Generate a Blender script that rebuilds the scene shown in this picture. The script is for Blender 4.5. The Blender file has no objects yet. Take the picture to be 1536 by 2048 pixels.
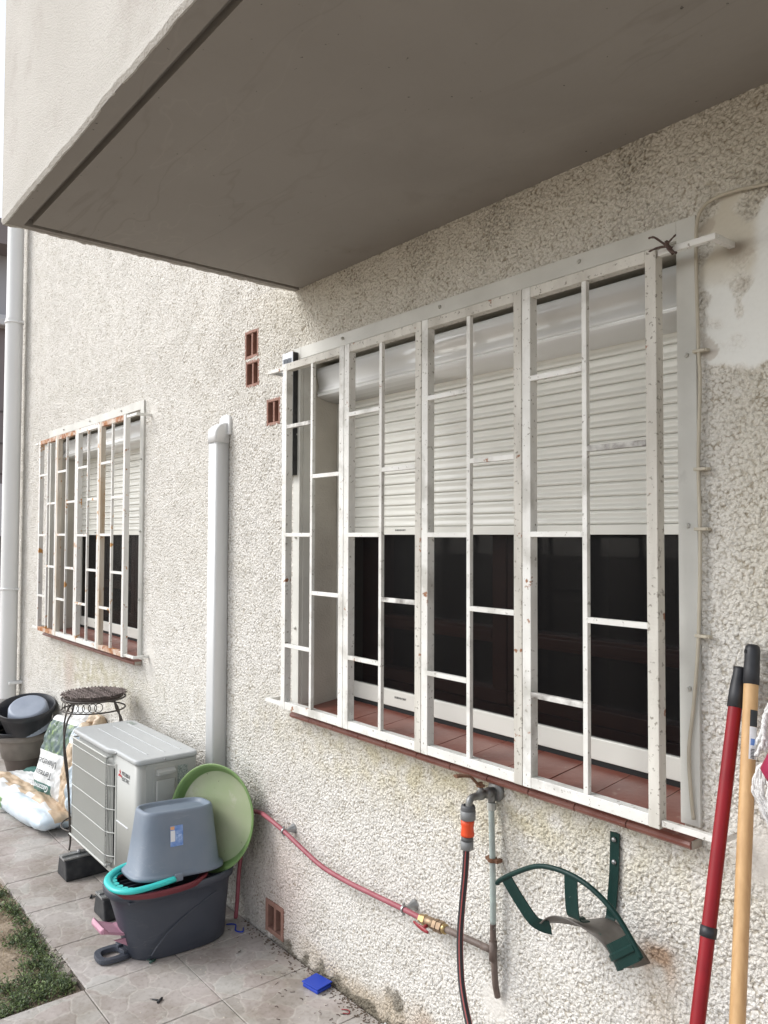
import bpy, bmesh, math, random
import numpy as np
from mathutils import Vector, Matrix
from mathutils import noise as mnoise
R = math.radians
PI = math.pi
rnd = random.Random(7)
scene = bpy.context.scene
COL = scene.collection

# ------------------------------------------------------------------ camera
cam_d = bpy.data.cameras.new('camera'); cam = bpy.data.objects.new('camera', cam_d); COL.objects.link(cam)
yaw, pitch, roll, fpx = 0.67902579, 0.03221172, 0.00377596, 1591.896
F = Vector((-math.cos(yaw)*math.cos(pitch), math.sin(yaw)*math.cos(pitch), math.sin(pitch)))
R0 = Vector((math.sin(yaw), math.cos(yaw), 0)); U0 = R0.cross(F)
Rr = R0*math.cos(roll)+U0*math.sin(roll); Uu = -R0*math.sin(roll)+U0*math.cos(roll)
m = Matrix.Identity(4)
for i in range(3):
    m[i][0] = Rr[i]; m[i][1] = Uu[i]; m[i][2] = -F[i]
m[0][3], m[1][3], m[2][3] = 0.0, -1.684, 1.6
cam.matrix_world = m
cam_d.sensor_fit = 'HORIZONTAL'; cam_d.sensor_width = 36; cam_d.lens = fpx/1536*36
cam_d.clip_start = 0.02; cam_d.clip_end = 500
scene.camera = cam

# ------------------------------------------------------------------ light
SUN_EL, SUN_AZ = 40, 222          # azimuth measured from +y clockwise (toward -x,-y side of the garden)
world = bpy.data.worlds.new('World'); scene.world = world; world.use_nodes = True
wn = world.node_tree.nodes; wl = world.node_tree.links
bg = wn['Background']; sky = wn.new('ShaderNodeTexSky'); sky.sky_type = 'NISHITA'; sky.sun_disc = False
sky.sun_elevation = R(SUN_EL); sky.sun_rotation = R(SUN_AZ); sky.air_density = 1.0; sky.dust_density = 1.5; sky.ozone_density = 1.0
hsv = wn.new('ShaderNodeHueSaturation'); hsv.inputs['Saturation'].default_value = 0.30
wl.new(sky.outputs[0], hsv.inputs['Color']); wl.new(hsv.outputs[0], bg.inputs['Color'])
bg.inputs['Strength'].default_value = 0.15
sd = bpy.data.lights.new('sun', 'SUN'); sun = bpy.data.objects.new('sun', sd); COL.objects.link(sun)
sd.energy = 1.1; sd.angle = R(24); sd.color = (1.0, 0.992, 0.985)
az = R(SUN_AZ); el = R(SUN_EL)
sdir = Vector((math.sin(az)*math.cos(el), math.cos(az)*math.cos(el), math.sin(el)))
sun.rotation_euler = sdir.to_track_quat('Z', 'Y').to_euler(); sun.location = (-3, -6, 8)
scene.view_settings.view_transform = 'Standard'; scene.view_settings.look = 'None'
scene.view_settings.exposure = 0.86; scene.view_settings.gamma = 1
scene.cycles.max_bounces = 8; scene.cycles.diffuse_bounces = 5; scene.cycles.transparent_max_bounces = 16

# ------------------------------------------------------------------ mesh builder
class MB:
    def __init__(s): s.v = []; s.f = []; s.m = []; s.sm = []
    def add(s, vs, fs, mi=0, smooth=False):
        o = len(s.v); s.v += [tuple(v) for v in vs]
        for i, f in enumerate(fs):
            s.f.append(tuple(o+k for k in f)); s.m.append(mi[i] if isinstance(mi, list) else mi); s.sm.append(smooth)
        return o
    def box(s, x0, x1, y0, y1, z0, z1, mi=0):
        vs = [(x, y, z) for x in (x0, x1) for y in (y0, y1) for z in (z0, z1)]
        s.add(vs, [(0, 1, 3, 2), (4, 6, 7, 5), (0, 4, 5, 1), (2, 3, 7, 6), (0, 2, 6, 4), (1, 5, 7, 3)], mi); return s
    def rings(s, rs, mi=0, smooth=True, cap0=True, cap1=True, closed=False):
        n = len(rs[0]); vs = [p for r in rs for p in r]; fs = []
        k = len(rs)
        for i in range(k if closed else k-1):
            a = i*n; b = ((i+1) % k)*n
            for j in range(n): fs.append((a+j, a+(j+1) % n, b+(j+1) % n, b+j))
        o = s.add(vs, fs, mi, smooth)
        if not closed:
            mm = mi[0] if isinstance(mi, list) else mi
            if cap0: s.f.append(tuple(o+j for j in range(n))[::-1]); s.m.append(mm); s.sm.append(False)
            if cap1: s.f.append(tuple(o+(k-1)*n+j for j in range(n))); s.m.append(mm); s.sm.append(False)
        return s
    def tube(s, pts, r, n=10, mi=0, closed=False, flat=None, caps=True):
        P = [Vector(p) for p in pts]; k = len(P); rs = []; up = None
        for i, p in enumerate(P):
            if closed: d = P[(i+1) % k]-P[i-1]
            else: d = P[min(i+1, k-1)]-P[max(i-1, 0)]
            d.normalize()
            if up is None:
                up = Vector((0, 0, 1)) if abs(d.z) < .9 else Vector((0, 1, 0))
            u = up-d*up.dot(d); u.normalize(); w = d.cross(u); up = u
            rr = r[i] if isinstance(r, (list, tuple)) else r
            a, b = (rr, rr) if flat is None else (rr*flat[0], rr*flat[1])
            rs.append([p+u*(a*math.cos(t*2*PI/n))+w*(b*math.sin(t*2*PI/n)) for t in range(n)])
        mm = mi
        if isinstance(mi, list): mm = [mi[j % len(mi)] for i in range(k) for j in range(n)]
        s.rings(rs, mm, True, caps, caps, closed); return s
    def lathe(s, prof, c, n=32, mi=0, M=None, smooth=True, sx=1, sy=1):
        M = M or Matrix.Identity(3); c = Vector(c); rs = []
        for r, z in prof:
            r = max(r, 1e-5)
            rs.append([c+M @ Vector((r*sx*math.cos(t*2*PI/n), r*sy*math.sin(t*2*PI/n), z)) for t in range(n)])
        mm = mi
        if isinstance(mi, list): mm = [mi[i] for i in range(len(prof)-1) for j in range(n)]
        s.rings(rs, mm, smooth, False, False); return s
    def cyl(s, p0, p1, r0, r1=None, n=16, mi=0):
        r1 = r0 if r1 is None else r1
        s.tube([p0, p1], [r0, r1], n, mi); return s
    def prism(s, poly, d0, d1, axis='y', mi=0):
        # poly: list of 2d; axis: extrude axis
        def P(a, b, d): return (a, d, b) if axis == 'y' else ((d, a, b) if axis == 'x' else (a, b, d))
        n = len(poly); vs = [P(a, b, d0) for a, b in poly]+[P(a, b, d1) for a, b in poly]
        fs = [tuple(range(n))[::-1], tuple(range(n, 2*n))]+[(i, (i+1) % n, n+(i+1) % n, n+i) for i in range(n)]
        s.add(vs, fs, mi); return s
    def xf(s, M, start=0):
        for i in range(start, len(s.v)): s.v[i] = tuple(M @ Vector(s.v[i]))
        return s
    def build(s, name, mats, parent=None, bevel=0, seg=2, recalc=True, world_off=None):
        me = bpy.data.meshes.new(name)
        off = Vector((0, 0, 0))
        if parent is not None:
            p = parent
            while p is not None: off += p.location; p = p.parent
        me.from_pydata([tuple(Vector(v)-off) for v in s.v], [], s.f)
        if not isinstance(mats, (list, tuple)): mats = [mats]
        for mt in mats: me.materials.append(mt)
        for i, p in enumerate(me.polygons): p.material_index = s.m[i]; p.use_smooth = s.sm[i]
        if recalc:
            bm = bmesh.new(); bm.from_mesh(me); bmesh.ops.recalc_face_normals(bm, faces=bm.faces); bm.to_mesh(me); bm.free()
        me.update()
        o = bpy.data.objects.new(name, me); COL.objects.link(o)
        if parent is not None: o.parent = parent
        if bevel:
            b = o.modifiers.new('bevel', 'BEVEL'); b.width = bevel; b.segments = seg; b.limit_method = 'ANGLE'; b.angle_limit = R(40)
        return o

def tag(o, label=None, cat=None, group=None, kind=None):
    if label: o['label'] = label
    if cat: o['category'] = cat
    if group: o['group'] = group
    if kind: o['kind'] = kind
    return o
def thing(name, loc, label, cat, group=None):
    o = bpy.data.objects.new(name, None); COL.objects.link(o); o.location = loc; o.empty_display_size = .05
    return tag(o, label, cat, group)
def smooth_path(pts, n=6):
    P = [Vector(p) for p in pts]; out = []
    for i in range(len(P)-1):
        a, b, c, d = P[max(i-1, 0)], P[i], P[i+1], P[min(i+2, len(P)-1)]
        for k in range(n):
            t = k/n
            out.append(.5*((2*b)+(c-a)*t+(2*a-5*b+4*c-d)*t*t+(3*b-a-3*c+d)*t**3))
    out.append(P[-1]); return out

# ------------------------------------------------------------------ materials
def mat(name, c, rough=.6, c2=None, ns=8, spec=.5, metal=0, bump=0, bs=120, spots=None, detail=4, streak=None, coat=0, cov=.5, lines=None):
    """c base colour, c2 second colour mixed by a broad noise; spots = list of (colour, noise scale, threshold, softness)"""
    M = bpy.data.materials.new(name); M.use_nodes = True; N = M.node_tree.nodes; L = M.node_tree.links
    b = N['Principled BSDF']; b.inputs['Roughness'].default_value = rough; b.inputs['Metallic'].default_value = metal
    b.inputs['Specular IOR Level'].default_value = spec; b.inputs['Coat Weight'].default_value = coat
    tc = N.new('ShaderNodeTexCoord'); vec = tc.outputs['Object']
    cur = None
    rgb = N.new('ShaderNodeRGB'); rgb.outputs[0].default_value = (*c, 1); cur = rgb.outputs[0]
    if c2:
        n = N.new('ShaderNodeTexNoise'); n.inputs['Scale'].default_value = ns; n.inputs['Detail'].default_value = detail
        if streak:
            mp = N.new('ShaderNodeMapping'); mp.inputs['Scale'].default_value = streak; L.new(vec, mp.inputs[0]); L.new(mp.outputs[0], n.inputs['Vector'])
        else: L.new(vec, n.inputs['Vector'])
        r = N.new('ShaderNodeValToRGB'); r.color_ramp.elements[0].position = cov-.17; r.color_ramp.elements[1].position = cov+.2
        L.new(n.outputs[0], r.inputs[0])
        mx = N.new('ShaderNodeMixRGB'); L.new(r.outputs[0], mx.inputs[0]); L.new(cur, mx.inputs[1]); mx.inputs[2].default_value = (*c2, 1); cur = mx.outputs[0]
    for (sc, ss, th, so) in (spots or []):
        n = N.new('ShaderNodeTexNoise'); n.inputs['Scale'].default_value = ss; n.inputs['Detail'].default_value = 5; n.inputs['Roughness'].default_value = .6
        L.new(vec, n.inputs['Vector'])
        r = N.new('ShaderNodeValToRGB'); r.color_ramp.elements[0].position = th; r.color_ramp.elements[1].position = th+so
        L.new(n.outputs[0], r.inputs[0]); mx = N.new('ShaderNodeMixRGB'); L.new(r.outputs[0], mx.inputs[0]); L.new(cur, mx.inputs[1]); mx.inputs[2].default_value = (*sc, 1); cur = mx.outputs[0]
    for (lc, lsc, lw, ls, lrot) in (lines or []):
        mp = N.new('ShaderNodeMapping'); mp.inputs['Scale'].default_value = lsc; mp.inputs['Rotation'].default_value = lrot; L.new(vec, mp.inputs[0])
        n = N.new('ShaderNodeTexNoise'); n.inputs['Scale'].default_value = 1; n.inputs['Detail'].default_value = 3; n.inputs['Distortion'].default_value = .6; L.new(mp.outputs[0], n.inputs['Vector'])
        n_b = N.new('ShaderNodeTexNoise'); n_b.inputs['Scale'].default_value = max(lsc)*.09; L.new(vec, n_b.inputs['Vector'])
        a1 = N.new('ShaderNodeMath'); a1.operation = 'SUBTRACT'; L.new(n.outputs[0], a1.inputs[0]); a1.inputs[1].default_value = .5
        a2 = N.new('ShaderNodeMath'); a2.operation = 'ABSOLUTE'; L.new(a1.outputs[0], a2.inputs[0])
        a3 = N.new('ShaderNodeMapRange'); a3.inputs['From Min'].default_value = 0; a3.inputs['From Max'].default_value = lw; a3.inputs['To Min'].default_value = ls; a3.inputs['To Max'].default_value = 0; L.new(a2.outputs[0], a3.inputs['Value'])
        a4 = N.new('ShaderNodeMapRange'); a4.inputs['From Min'].default_value = .50; a4.inputs['From Max'].default_value = .62; L.new(n_b.outputs[0], a4.inputs['Value'])
        a5 = N.new('ShaderNodeMath'); a5.operation = 'MULTIPLY'; L.new(a3.outputs[0], a5.inputs[0]); L.new(a4.outputs[0], a5.inputs[1])
        mx = N.new('ShaderNodeMixRGB'); L.new(a5.outputs[0], mx.inputs[0]); L.new(cur, mx.inputs[1]); mx.inputs[2].default_value = (*lc, 1); cur = mx.outputs[0]
    L.new(cur, b.inputs['Base Color'])
    if bump:
        n = N.new('ShaderNodeTexNoise'); n.inputs['Scale'].default_value = bs; n.inputs['Detail'].default_value = 4; L.new(vec, n.inputs['Vector'])
        bp = N.new('ShaderNodeBump'); bp.inputs['Strength'].default_value = 1; bp.inputs['Distance'].default_value = bump
        L.new(n.outputs[0], bp.inputs['Height']); L.new(bp.outputs[0], b.inputs['Normal'])
    return M

M_grille = mat('white_painted_steel', (.78, .775, .74), .42, (.66, .65, .61), 14, bump=.0006, bs=160,
               spots=[((.50, .49, .45), 7, .54, .14), ((.34, .32, .28), 75, .620, .03), ((.28, .12, .05), 18, .665, .03)])
M_chipped = mat('chipped_white_paint', (.74, .73, .69), .5, (.05, .035, .025), 24, bump=.001, bs=160, cov=.55, detail=6)
M_grille_worn = mat('weathered_white_paint', (.66, .64, .58), .55, (.46, .435, .385), 7, bump=.0008, bs=160, cov=.50, streak=(2.5, 2.5, .7),
               spots=[((.27, .25, .21), 80, .60, .03), ((.25, .11, .05), 22, .655, .03)])
M_grille_clean = mat('white_painted_plate', (.66, .655, .61), .55, (.53, .525, .485), 5, bump=.0006, bs=120,
                     spots=[((.42, .41, .38), 7, .62, .15), ((.3, .27, .23), 90, .73, .03)])
M_rust_paint = mat('rusting_white_paint', (.74, .73, .70), .5, (.66, .65, .62), 10, bump=.0008, bs=150,
                   spots=[((.50, .24, .06), 16, .60, .05), ((.30, .12, .035), 38, .63, .05)])
M_rust_heavy = mat('heavily_rusted_paint', (.70, .68, .62), .7, (.38, .15, .04), 13, bump=.0015, bs=120, cov=.42,
                   spots=[((.30, .10, .03), 30, .52, .08)])
M_ochre_rust = mat('ochre_stained_paint', (.70, .68, .62), .6, (.33, .20, .08), 4, bump=.001, bs=120, cov=.50, streak=(3, 3, .6),
                   spots=[((.34, .16, .05), 30, .62, .08)])
M_alu = mat('white_lacquered_aluminium', (.74, .735, .68), .25, (.71, .705, .65), 3, spec=.6)
M_alu_box = mat('glossy_white_aluminium', (.84, .85, .84), .14, (.82, .83, .82), 3, spec=.7)
M_pvc = mat('white_pvc', (.78, .785, .78), .38, (.72, .725, .715), 4, streak=(2, 2, .4))
M_duct = mat('white_duct_plastic', (.74, .75, .755), .4, (.71, .72, .72), 3)
M_black = mat('black_gap', (.012, .012, .012), .8)
M_terra = mat('terracotta_vent', (.25, .125, .092), .8, (.32, .18, .14), 25, bump=.001, bs=200)
M_sill = mat('glazed_red_sill_tile', (.19, .060, .042), .33, (.24, .10, .075), 12, bump=.0006, bs=70,
             spots=[((.34, .22, .17), 26, .64, .1)])
M_mortar = mat('mortar', (.40, .36, .31), .9, (.30, .27, .23), 30, bump=.001)
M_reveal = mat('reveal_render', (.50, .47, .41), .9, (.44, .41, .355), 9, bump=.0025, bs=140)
M_wood_dark = mat('dark_stained_wood', (.12, .046, .032), .30, (.17, .07, .05), 6, streak=(.3, 3, 3))
M_dark_room = mat('dark_interior', (.006, .006, .007), .9)
M_steel = mat('zinc_steel', (.42, .43, .43), .38, (.30, .30, .30), 40, metal=.8)
M_tapgrey = mat('weathered_tap_metal', (.27, .275, .27), .42, (.17, .17, .165), 35, metal=.55, bump=.0004, bs=300)
M_rusty = mat('rusty_iron', (.20, .095, .05), .8, (.12, .06, .035), 60, bump=.001, bs=300)
M_brass = mat('brass_fitting', (.48, .36, .16), .35, (.32, .22, .12), 60, metal=.8)
M_bronze = mat('bronze_valve', (.33, .235, .15), .45, (.22, .15, .10), 50, metal=.6)
M_redhandle = mat('red_valve_handle', (.27, .02, .028), .4)
M_redpipe = mat('faded_red_pipe', (.27, .060, .078), .5, (.33, .10, .12), 20)
M_riser = mat('verdigris_pipe', (.38, .45, .42), .6, (.30, .335, .32), 22, spots=[((.10, .09, .08), 14, .60, .08)])
M_darkpipe = mat('dark_oxidised_pipe', (.085, .06, .05), .55, (.17, .13, .11), 30, spots=[((.40, .40, .38), 40, .68, .05)])
M_hose = mat('black_hose', (.018, .019, .022), .5)
M_hose_red = mat('red_hose_stripe', (.35, .07, .065), .5)
M_orange = mat('orange_connector', (.72, .075, .018), .4)
M_grey_conn = mat('grey_connector', (.20, .205, .205), .5)
M_dkgrey_conn = mat('dark_grey_connector', (.09, .092, .095), .5)
M_green = mat('dark_green_lacquer', (.0035, .024, .0205), .42, (.006, .032, .027), 20, spec=.25, spots=[((.14, .17, .16), 45, .66, .06)], bump=.0004, bs=200)
M_greenworn = mat('worn_grey_green_metal', (.16, .15, .135), .6, (.08, .065, .055), 14, spots=[((.02, .09, .07), 20, .60, .05)])
M_redpole = mat('dark_red_lacquer_pole', (.26, .006, .012), .38, (.21, .005, .010), 20, spec=.3)
M_blkplastic = mat('black_grip_plastic', (.016, .017, .02), .48, (.024, .025, .03), 40)
M_pole_wood = mat('pale_varnished_wood', (.60, .38, .18), .45, (.50, .30, .135), 14, streak=(6, 6, .35), spots=[((.42, .24, .11), 30, .68, .08)])
M_cable = mat('painted_cable', (.50, .455, .36), .5, (.42, .38, .30), 20)
M_cord = mat('white_cotton_cord', (.78, .78, .77), .9, (.66, .66, .65), 60, bump=.002, bs=300)
M_magenta = mat('magenta_plastic', (.33, .02, .07), .45)
M_ac = mat('ac_cream_enamel', (.40, .405, .38), .42, (.38, .385, .362), 4)
M_ac_top = mat('ac_lid_enamel', (.48, .50, .50), .42, (.45, .465, .465), 6, spots=[((.50, .50, .48), 18, .70, .1)])
M_ac_grille = mat('ac_guard_plastic', (.50, .505, .475), .5)
M_rubber = mat('black_rubber', (.018, .019, .022), .65, (.05, .05, .05), 25)
M_greybkt = mat('slate_grey_plastic', (.155, .195, .25), .5, (.19, .225, .275), 9, spots=[((.22, .25, .29), 30, .68, .1)], bump=.0006, bs=50, lines=[((.30, .33, .37), (14, 5, 30), .010, .5, (.3, .2, .4))])
M_darkbkt = mat('anthracite_plastic', (.046, .054, .073), .45, (.058, .066, .085), 7, spots=[((.12, .12, .12), 60, .74, .03)], bump=.0005, bs=60, lines=[((.13, .135, .14), (12, 4, 26), .008, .5, (.5, .1, .2))])
M_turq = mat('turquoise_plastic', (.03, .50, .47), .38, (.045, .55, .52), 12)
M_darkred = mat('dark_red_plastic', (.16, .025, .035), .45)
M_pinkpl = mat('dusty_pink_plastic', (.46, .22, .30), .45, (.50, .27, .34), 14)
M_dish = mat('pale_dusty_green', (.31, .37, .21), .5, (.40, .41, .29), 5, spots=[((.12, .14, .08), 55, .70, .03), ((.45, .45, .35), 12, .60, .12)])
M_dishrim = mat('leaf_green_rim', (.13, .22, .075), .42, (.18, .28, .10), 8)
M_blue = mat('blue_plastic', (.012, .05, .42), .35)
M_potbrown = mat('brown_plastic_pot', (.105, .085, .072), .6, (.145, .118, .10), 10, spots=[((.25, .22, .19), 30, .70, .06)])
M_potrim = mat('faded_brown_pot_rim', (.20, .175, .155), .6, (.26, .23, .20), 14)
M_potblack = mat('black_plastic_pot', (.022, .024, .03), .45, (.032, .034, .04), 16, spots=[((.12, .12, .13), 45, .72, .04)])
M_potgrey = mat('blue_grey_plastic_pot', (.27, .31, .38), .5, (.33, .37, .44), 10)
M_iron = mat('black_wrought_iron', (.045, .038, .034), .55, (.085, .07, .06), 50)
M_wicker = mat('dark_wicker', (.055, .040, .034), .8, (.11, .085, .075), 60, bump=.002, bs=120, streak=(1, 3, 1))
M_wicker2 = mat('worn_wicker_strand', (.22, .175, .16), .7, (.11, .085, .075), 26, bump=.002, bs=120)
M_bag_w = mat('white_printed_plastic', (.74, .75, .74), .4, (.66, .68, .68), 12, bump=.003, bs=18)
M_bag_b = mat('tan_printed_plastic', (.50, .37, .25), .4, (.60, .48, .34), 16, bump=.004, bs=22)
M_bag_g = mat('dark_green_printed_plastic', (.055, .15, .13), .4, (.08, .19, .17), 20, bump=.003, bs=20)
M_bag_pic = mat('plant_picture_print', (.045, .08, .11), .4, (.10, .17, .08), 22, bump=.003, bs=20, spots=[((.45, .50, .52), 30, .64, .04), ((.20, .30, .09), 13, .58, .04)])
M_bag_l = mat('light_blue_printed_plastic', (.55, .66, .74), .35, (.68, .74, .78), 18, bump=.004, bs=25)
M_ink = mat('dark_ink', (.03, .035, .04), .6)
M_ink_red = mat('red_ink', (.55, .02, .03), .5)
M_ink_blue = mat('blue_label', (.10, .22, .55), .5, (.30, .42, .70), 60)
M_ink_white = mat('white_label', (.75, .76, .78), .5)
M_ink_orange = mat('orange_label', (.75, .40, .20), .5)
M_ink_green = mat('green_label', (.20, .45, .08), .5)
M_ink_teal = mat('teal_label', (.03, .14, .13), .5, (.05, .2, .2), 40)
M_stickergrey = mat('grey_green_sticker', (.42, .47, .44), .4, (.16, .19, .18), 130, spots=[((.10, .12, .11), 190, .58, .03)])
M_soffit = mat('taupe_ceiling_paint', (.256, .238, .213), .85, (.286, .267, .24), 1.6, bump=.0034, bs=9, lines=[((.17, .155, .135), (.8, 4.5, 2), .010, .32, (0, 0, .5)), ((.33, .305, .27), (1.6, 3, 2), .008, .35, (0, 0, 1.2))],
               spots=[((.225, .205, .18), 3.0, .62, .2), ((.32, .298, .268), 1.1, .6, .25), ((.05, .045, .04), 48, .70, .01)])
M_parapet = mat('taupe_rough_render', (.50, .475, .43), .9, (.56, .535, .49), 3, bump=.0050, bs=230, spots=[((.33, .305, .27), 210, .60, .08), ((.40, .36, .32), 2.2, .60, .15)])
M_nbr = mat('mauve_house_render', (.22, .19, .19), .9, (.26, .22, .22), 1.5)
M_nbr_white = mat('white_cornice', (.60, .59, .60), .8)
M_solar = mat('solar_cell', (.012, .018, .03), .15)
M_solar_frame = mat('aluminium_frame', (.55, .57, .60), .35, metal=.6)
M_concrete = mat('grey_concrete', (.36, .35, .33), .9, (.28, .27, .25), 20, bump=.002, bs=80)
M_peg = mat('dark_green_plastic_litter', (.03, .075, .06), .5)
M_twig = mat('dark_twig', (.06, .035, .03), .8, (.11, .07, .055), 60)

def wall_material():
    M = bpy.data.materials.new('cream_crepi_render'); M.use_nodes = True; N = M.node_tree.nodes; L = M.node_tree.links
    b = N['Principled BSDF']; b.inputs['Roughness'].default_value = .92; b.inputs['Specular IOR Level'].default_value = .25
    a = N.new('ShaderNodeVertexColor'); a.layer_name = 'Col'
    tc = N.new('ShaderNodeTexCoord')
    at = N.new('ShaderNodeAttribute'); at.attribute_name = 'rough_amount'
    def math_(op, a_, b_=None, clamp=False):
        q = N.new('ShaderNodeMath'); q.operation = op; q.use_clamp = clamp
        for k, v in enumerate((a_, b_)):
            if v is None: continue
            if isinstance(v, (int, float)): q.inputs[k].default_value = v
            else: L.new(v, q.inputs[k])
        return q.outputs[0]
    def noise_(sc, de, ro=.5):
        q = N.new('ShaderNodeTexNoise'); q.inputs['Scale'].default_value = sc; q.inputs['Detail'].default_value = de; q.inputs['Roughness'].default_value = ro
        L.new(tc.outputs['Object'], q.inputs['Vector']); return q.outputs[0]
    n1 = noise_(38, 3, .6); n2 = noise_(210, 2); n3 = noise_(14, 3)
    def vor_(sc):
        wob = N.new('ShaderNodeTexNoise'); wob.inputs['Scale'].default_value = 60; wob.inputs['Detail'].default_value = 1; L.new(tc.outputs['Object'], wob.inputs['Vector'])
        vm = N.new('ShaderNodeVectorMath'); vm.operation = 'MULTIPLY_ADD'; L.new(wob.outputs['Color'], vm.inputs[0]); vm.inputs[1].default_value = (.012, .012, .012); L.new(tc.outputs['Object'], vm.inputs[2])
        q = N.new('ShaderNodeTexVoronoi'); q.inputs['Scale'].default_value = sc; L.new(vm.outputs[0], q.inputs['Vector']); return q.outputs['Distance']
    vd = vor_(124); vs_ = vor_(190)
    bump1 = math_('SUBTRACT', 1.0, math_('MULTIPLY', math_('POWER', vd, 1.6), 1.25)); bump1 = math_('ADD', bump1, math_('MULTIPLY', vs_, -.35)); bump1 = math_('ADD', bump1, math_('MULTIPLY', n1, 1.3))
    crease = math_('MULTIPLY', math_('SUBTRACT', vd, .52), 3.1, True)  # grain creases darkened in the colour, painted cavity shade with grime
    amt = math_('MULTIPLY', math_('MULTIPLY', crease, at.outputs['Fac']), math_('SUBTRACT', math_('MULTIPLY', n3, 2.2), .35, True))
    sp = math_('MULTIPLY', math_('MULTIPLY', math_('SUBTRACT', .47, n2), 2.2, True), at.outputs['Fac'])
    tot = math_('ADD', math_('MULTIPLY', amt, .85), sp, True)
    mx = N.new('ShaderNodeMixRGB'); L.new(tot, mx.inputs[0]); L.new(a.outputs[0], mx.inputs[1])
    dk = N.new('ShaderNodeMixRGB'); dk.blend_type = 'MULTIPLY'; dk.inputs[0].default_value = 1; L.new(a.outputs[0], dk.inputs[1]); dk.inputs[2].default_value = (.52, .475, .40, 1)
    L.new(dk.outputs[0], mx.inputs[2]); L.new(mx.outputs[0], b.inputs['Base Color'])
    bp = N.new('ShaderNodeBump'); bp.inputs['Distance'].default_value = .0033; L.new(math_('ADD', bump1, math_('MULTIPLY', n2, .45)), bp.inputs['Height'])
    L.new(at.outputs['Fac'], bp.inputs['Strength'])
    L.new(bp.outputs[0], b.inputs['Normal'])
    return M
M_wall = wall_material()

def tile_material():
    M = bpy.data.materials.new('crazy_paving_tile'); M.use_nodes = True; N = M.node_tree.nodes; L = M.node_tree.links
    b = N['Principled BSDF']; b.inputs['Roughness'].default_value = .55; b.inputs['Specular IOR Level'].default_value = .35
    tc = N.new('ShaderNodeTexCoord'); vec = tc.outputs['Object']
    n0 = N.new('ShaderNodeTexNoise'); n0.inputs['Scale'].default_value = 9; n0.inputs['Detail'].default_value = 3; L.new(vec, n0.inputs[0])
    ad = N.new('ShaderNodeMixRGB'); ad.blend_type = 'ADD'; ad.inputs[0].default_value = .10; L.new(vec, ad.inputs[1]); L.new(n0.outputs['Color'], ad.inputs[2])
    v = N.new('ShaderNodeTexVoronoi'); v.feature = 'DISTANCE_TO_EDGE'; v.inputs['Scale'].default_value = 11; L.new(ad.outputs[0], v.inputs['Vector'])
    v2 = N.new('ShaderNodeTexVoronoi'); v2.inputs['Scale'].default_value = 11; L.new(ad.outputs[0], v2.inputs['Vector'])
    sep = N.new('ShaderNodeSeparateColor'); L.new(v2.outputs['Color'], sep.inputs[0])
    cr = N.new('ShaderNodeValToRGB'); e = cr.color_ramp.elements; e[0].color = (.40, .375, .35, 1); e[1].color = (.455, .44, .415, 1)
    k = cr.color_ramp.elements.new(.5); k.color = (.43, .385, .365, 1)
    L.new(sep.outputs[0], cr.inputs[0])
    vr = N.new('ShaderNodeValToRGB'); vr.color_ramp.elements[0].position = .0; vr.color_ramp.elements[0].color = (1, 1, 1, 1); vr.color_ramp.elements[1].position = .075; vr.color_ramp.elements[1].color = (0, 0, 0, 1)
    L.new(v.outputs['Distance'], vr.inputs[0])
    fac = N.new('ShaderNodeMath'); fac.operation = 'MULTIPLY'; fac.inputs[1].default_value = .42; L.new(vr.outputs[0], fac.inputs[0])
    mx = N.new('ShaderNodeMixRGB'); L.new(fac.outputs[0], mx.inputs[0]); L.new(cr.outputs[0], mx.inputs[1]); mx.inputs[2].default_value = (.58, .55, .51, 1)
    n1 = N.new('ShaderNodeTexNoise'); n1.inputs['Scale'].default_value = 3.2; n1.inputs['Detail'].default_value = 7; n1.inputs['Roughness'].default_value = .65; L.new(vec, n1.inputs[0])
    dr = N.new('ShaderNodeValToRGB'); dr.color_ramp.elements[0].position = .35; dr.color_ramp.elements[0].color = (.66, .63, .58, 1); dr.color_ramp.elements[1].position = .6; dr.color_ramp.elements[1].color = (1.05, 1.05, 1.05, 1)
    L.new(n1.outputs[0], dr.inputs[0])
    m2 = N.new('ShaderNodeMixRGB'); m2.blend_type = 'MULTIPLY'; m2.inputs[0].default_value = 1; L.new(mx.outputs[0], m2.inputs[1]); L.new(dr.outputs[0], m2.inputs[2])
    n2 = N.new('ShaderNodeTexNoise'); n2.inputs['Scale'].default_value = 60; n2.inputs['Detail'].default_value = 4; L.new(vec, n2.inputs[0])
    r3 = N.new('ShaderNodeValToRGB'); r3.color_ramp.elements[0].position = .3; r3.color_ramp.elements[0].color = (.78, .77, .75, 1); r3.color_ramp.elements[1].position = .5; r3.color_ramp.elements[1].color = (1, 1, 1, 1)
    L.new(n2.outputs[0], r3.inputs[0])
    m3 = N.new('ShaderNodeMixRGB'); m3.blend_type = 'MULTIPLY'; m3.inputs[0].default_value = .8; L.new(m2.outputs[0], m3.inputs[1]); L.new(r3.outputs[0], m3.inputs[2])
    L.new(m3.outputs[0], b.inputs['Base Color'])
    sm = N.new('ShaderNodeMath'); sm.operation = 'ADD'; L.new(vr.outputs[0], sm.inputs[0]); L.new(n2.outputs[0], sm.inputs[1])
    bp = N.new('ShaderNodeBump'); bp.inputs['Distance'].default_value = .0006; bp.invert = True; L.new(sm.outputs[0], bp.inputs['Height']); L.new(bp.outputs[0], b.inputs['Normal'])
    return M
M_tile = tile_material()
M_soil = mat('dry_soil', (.24, .185, .13), .95, (.37, .30, .225), 9, bump=.008, bs=40, spots=[((.13, .10, .07), 30, .58, .1)])
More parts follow.
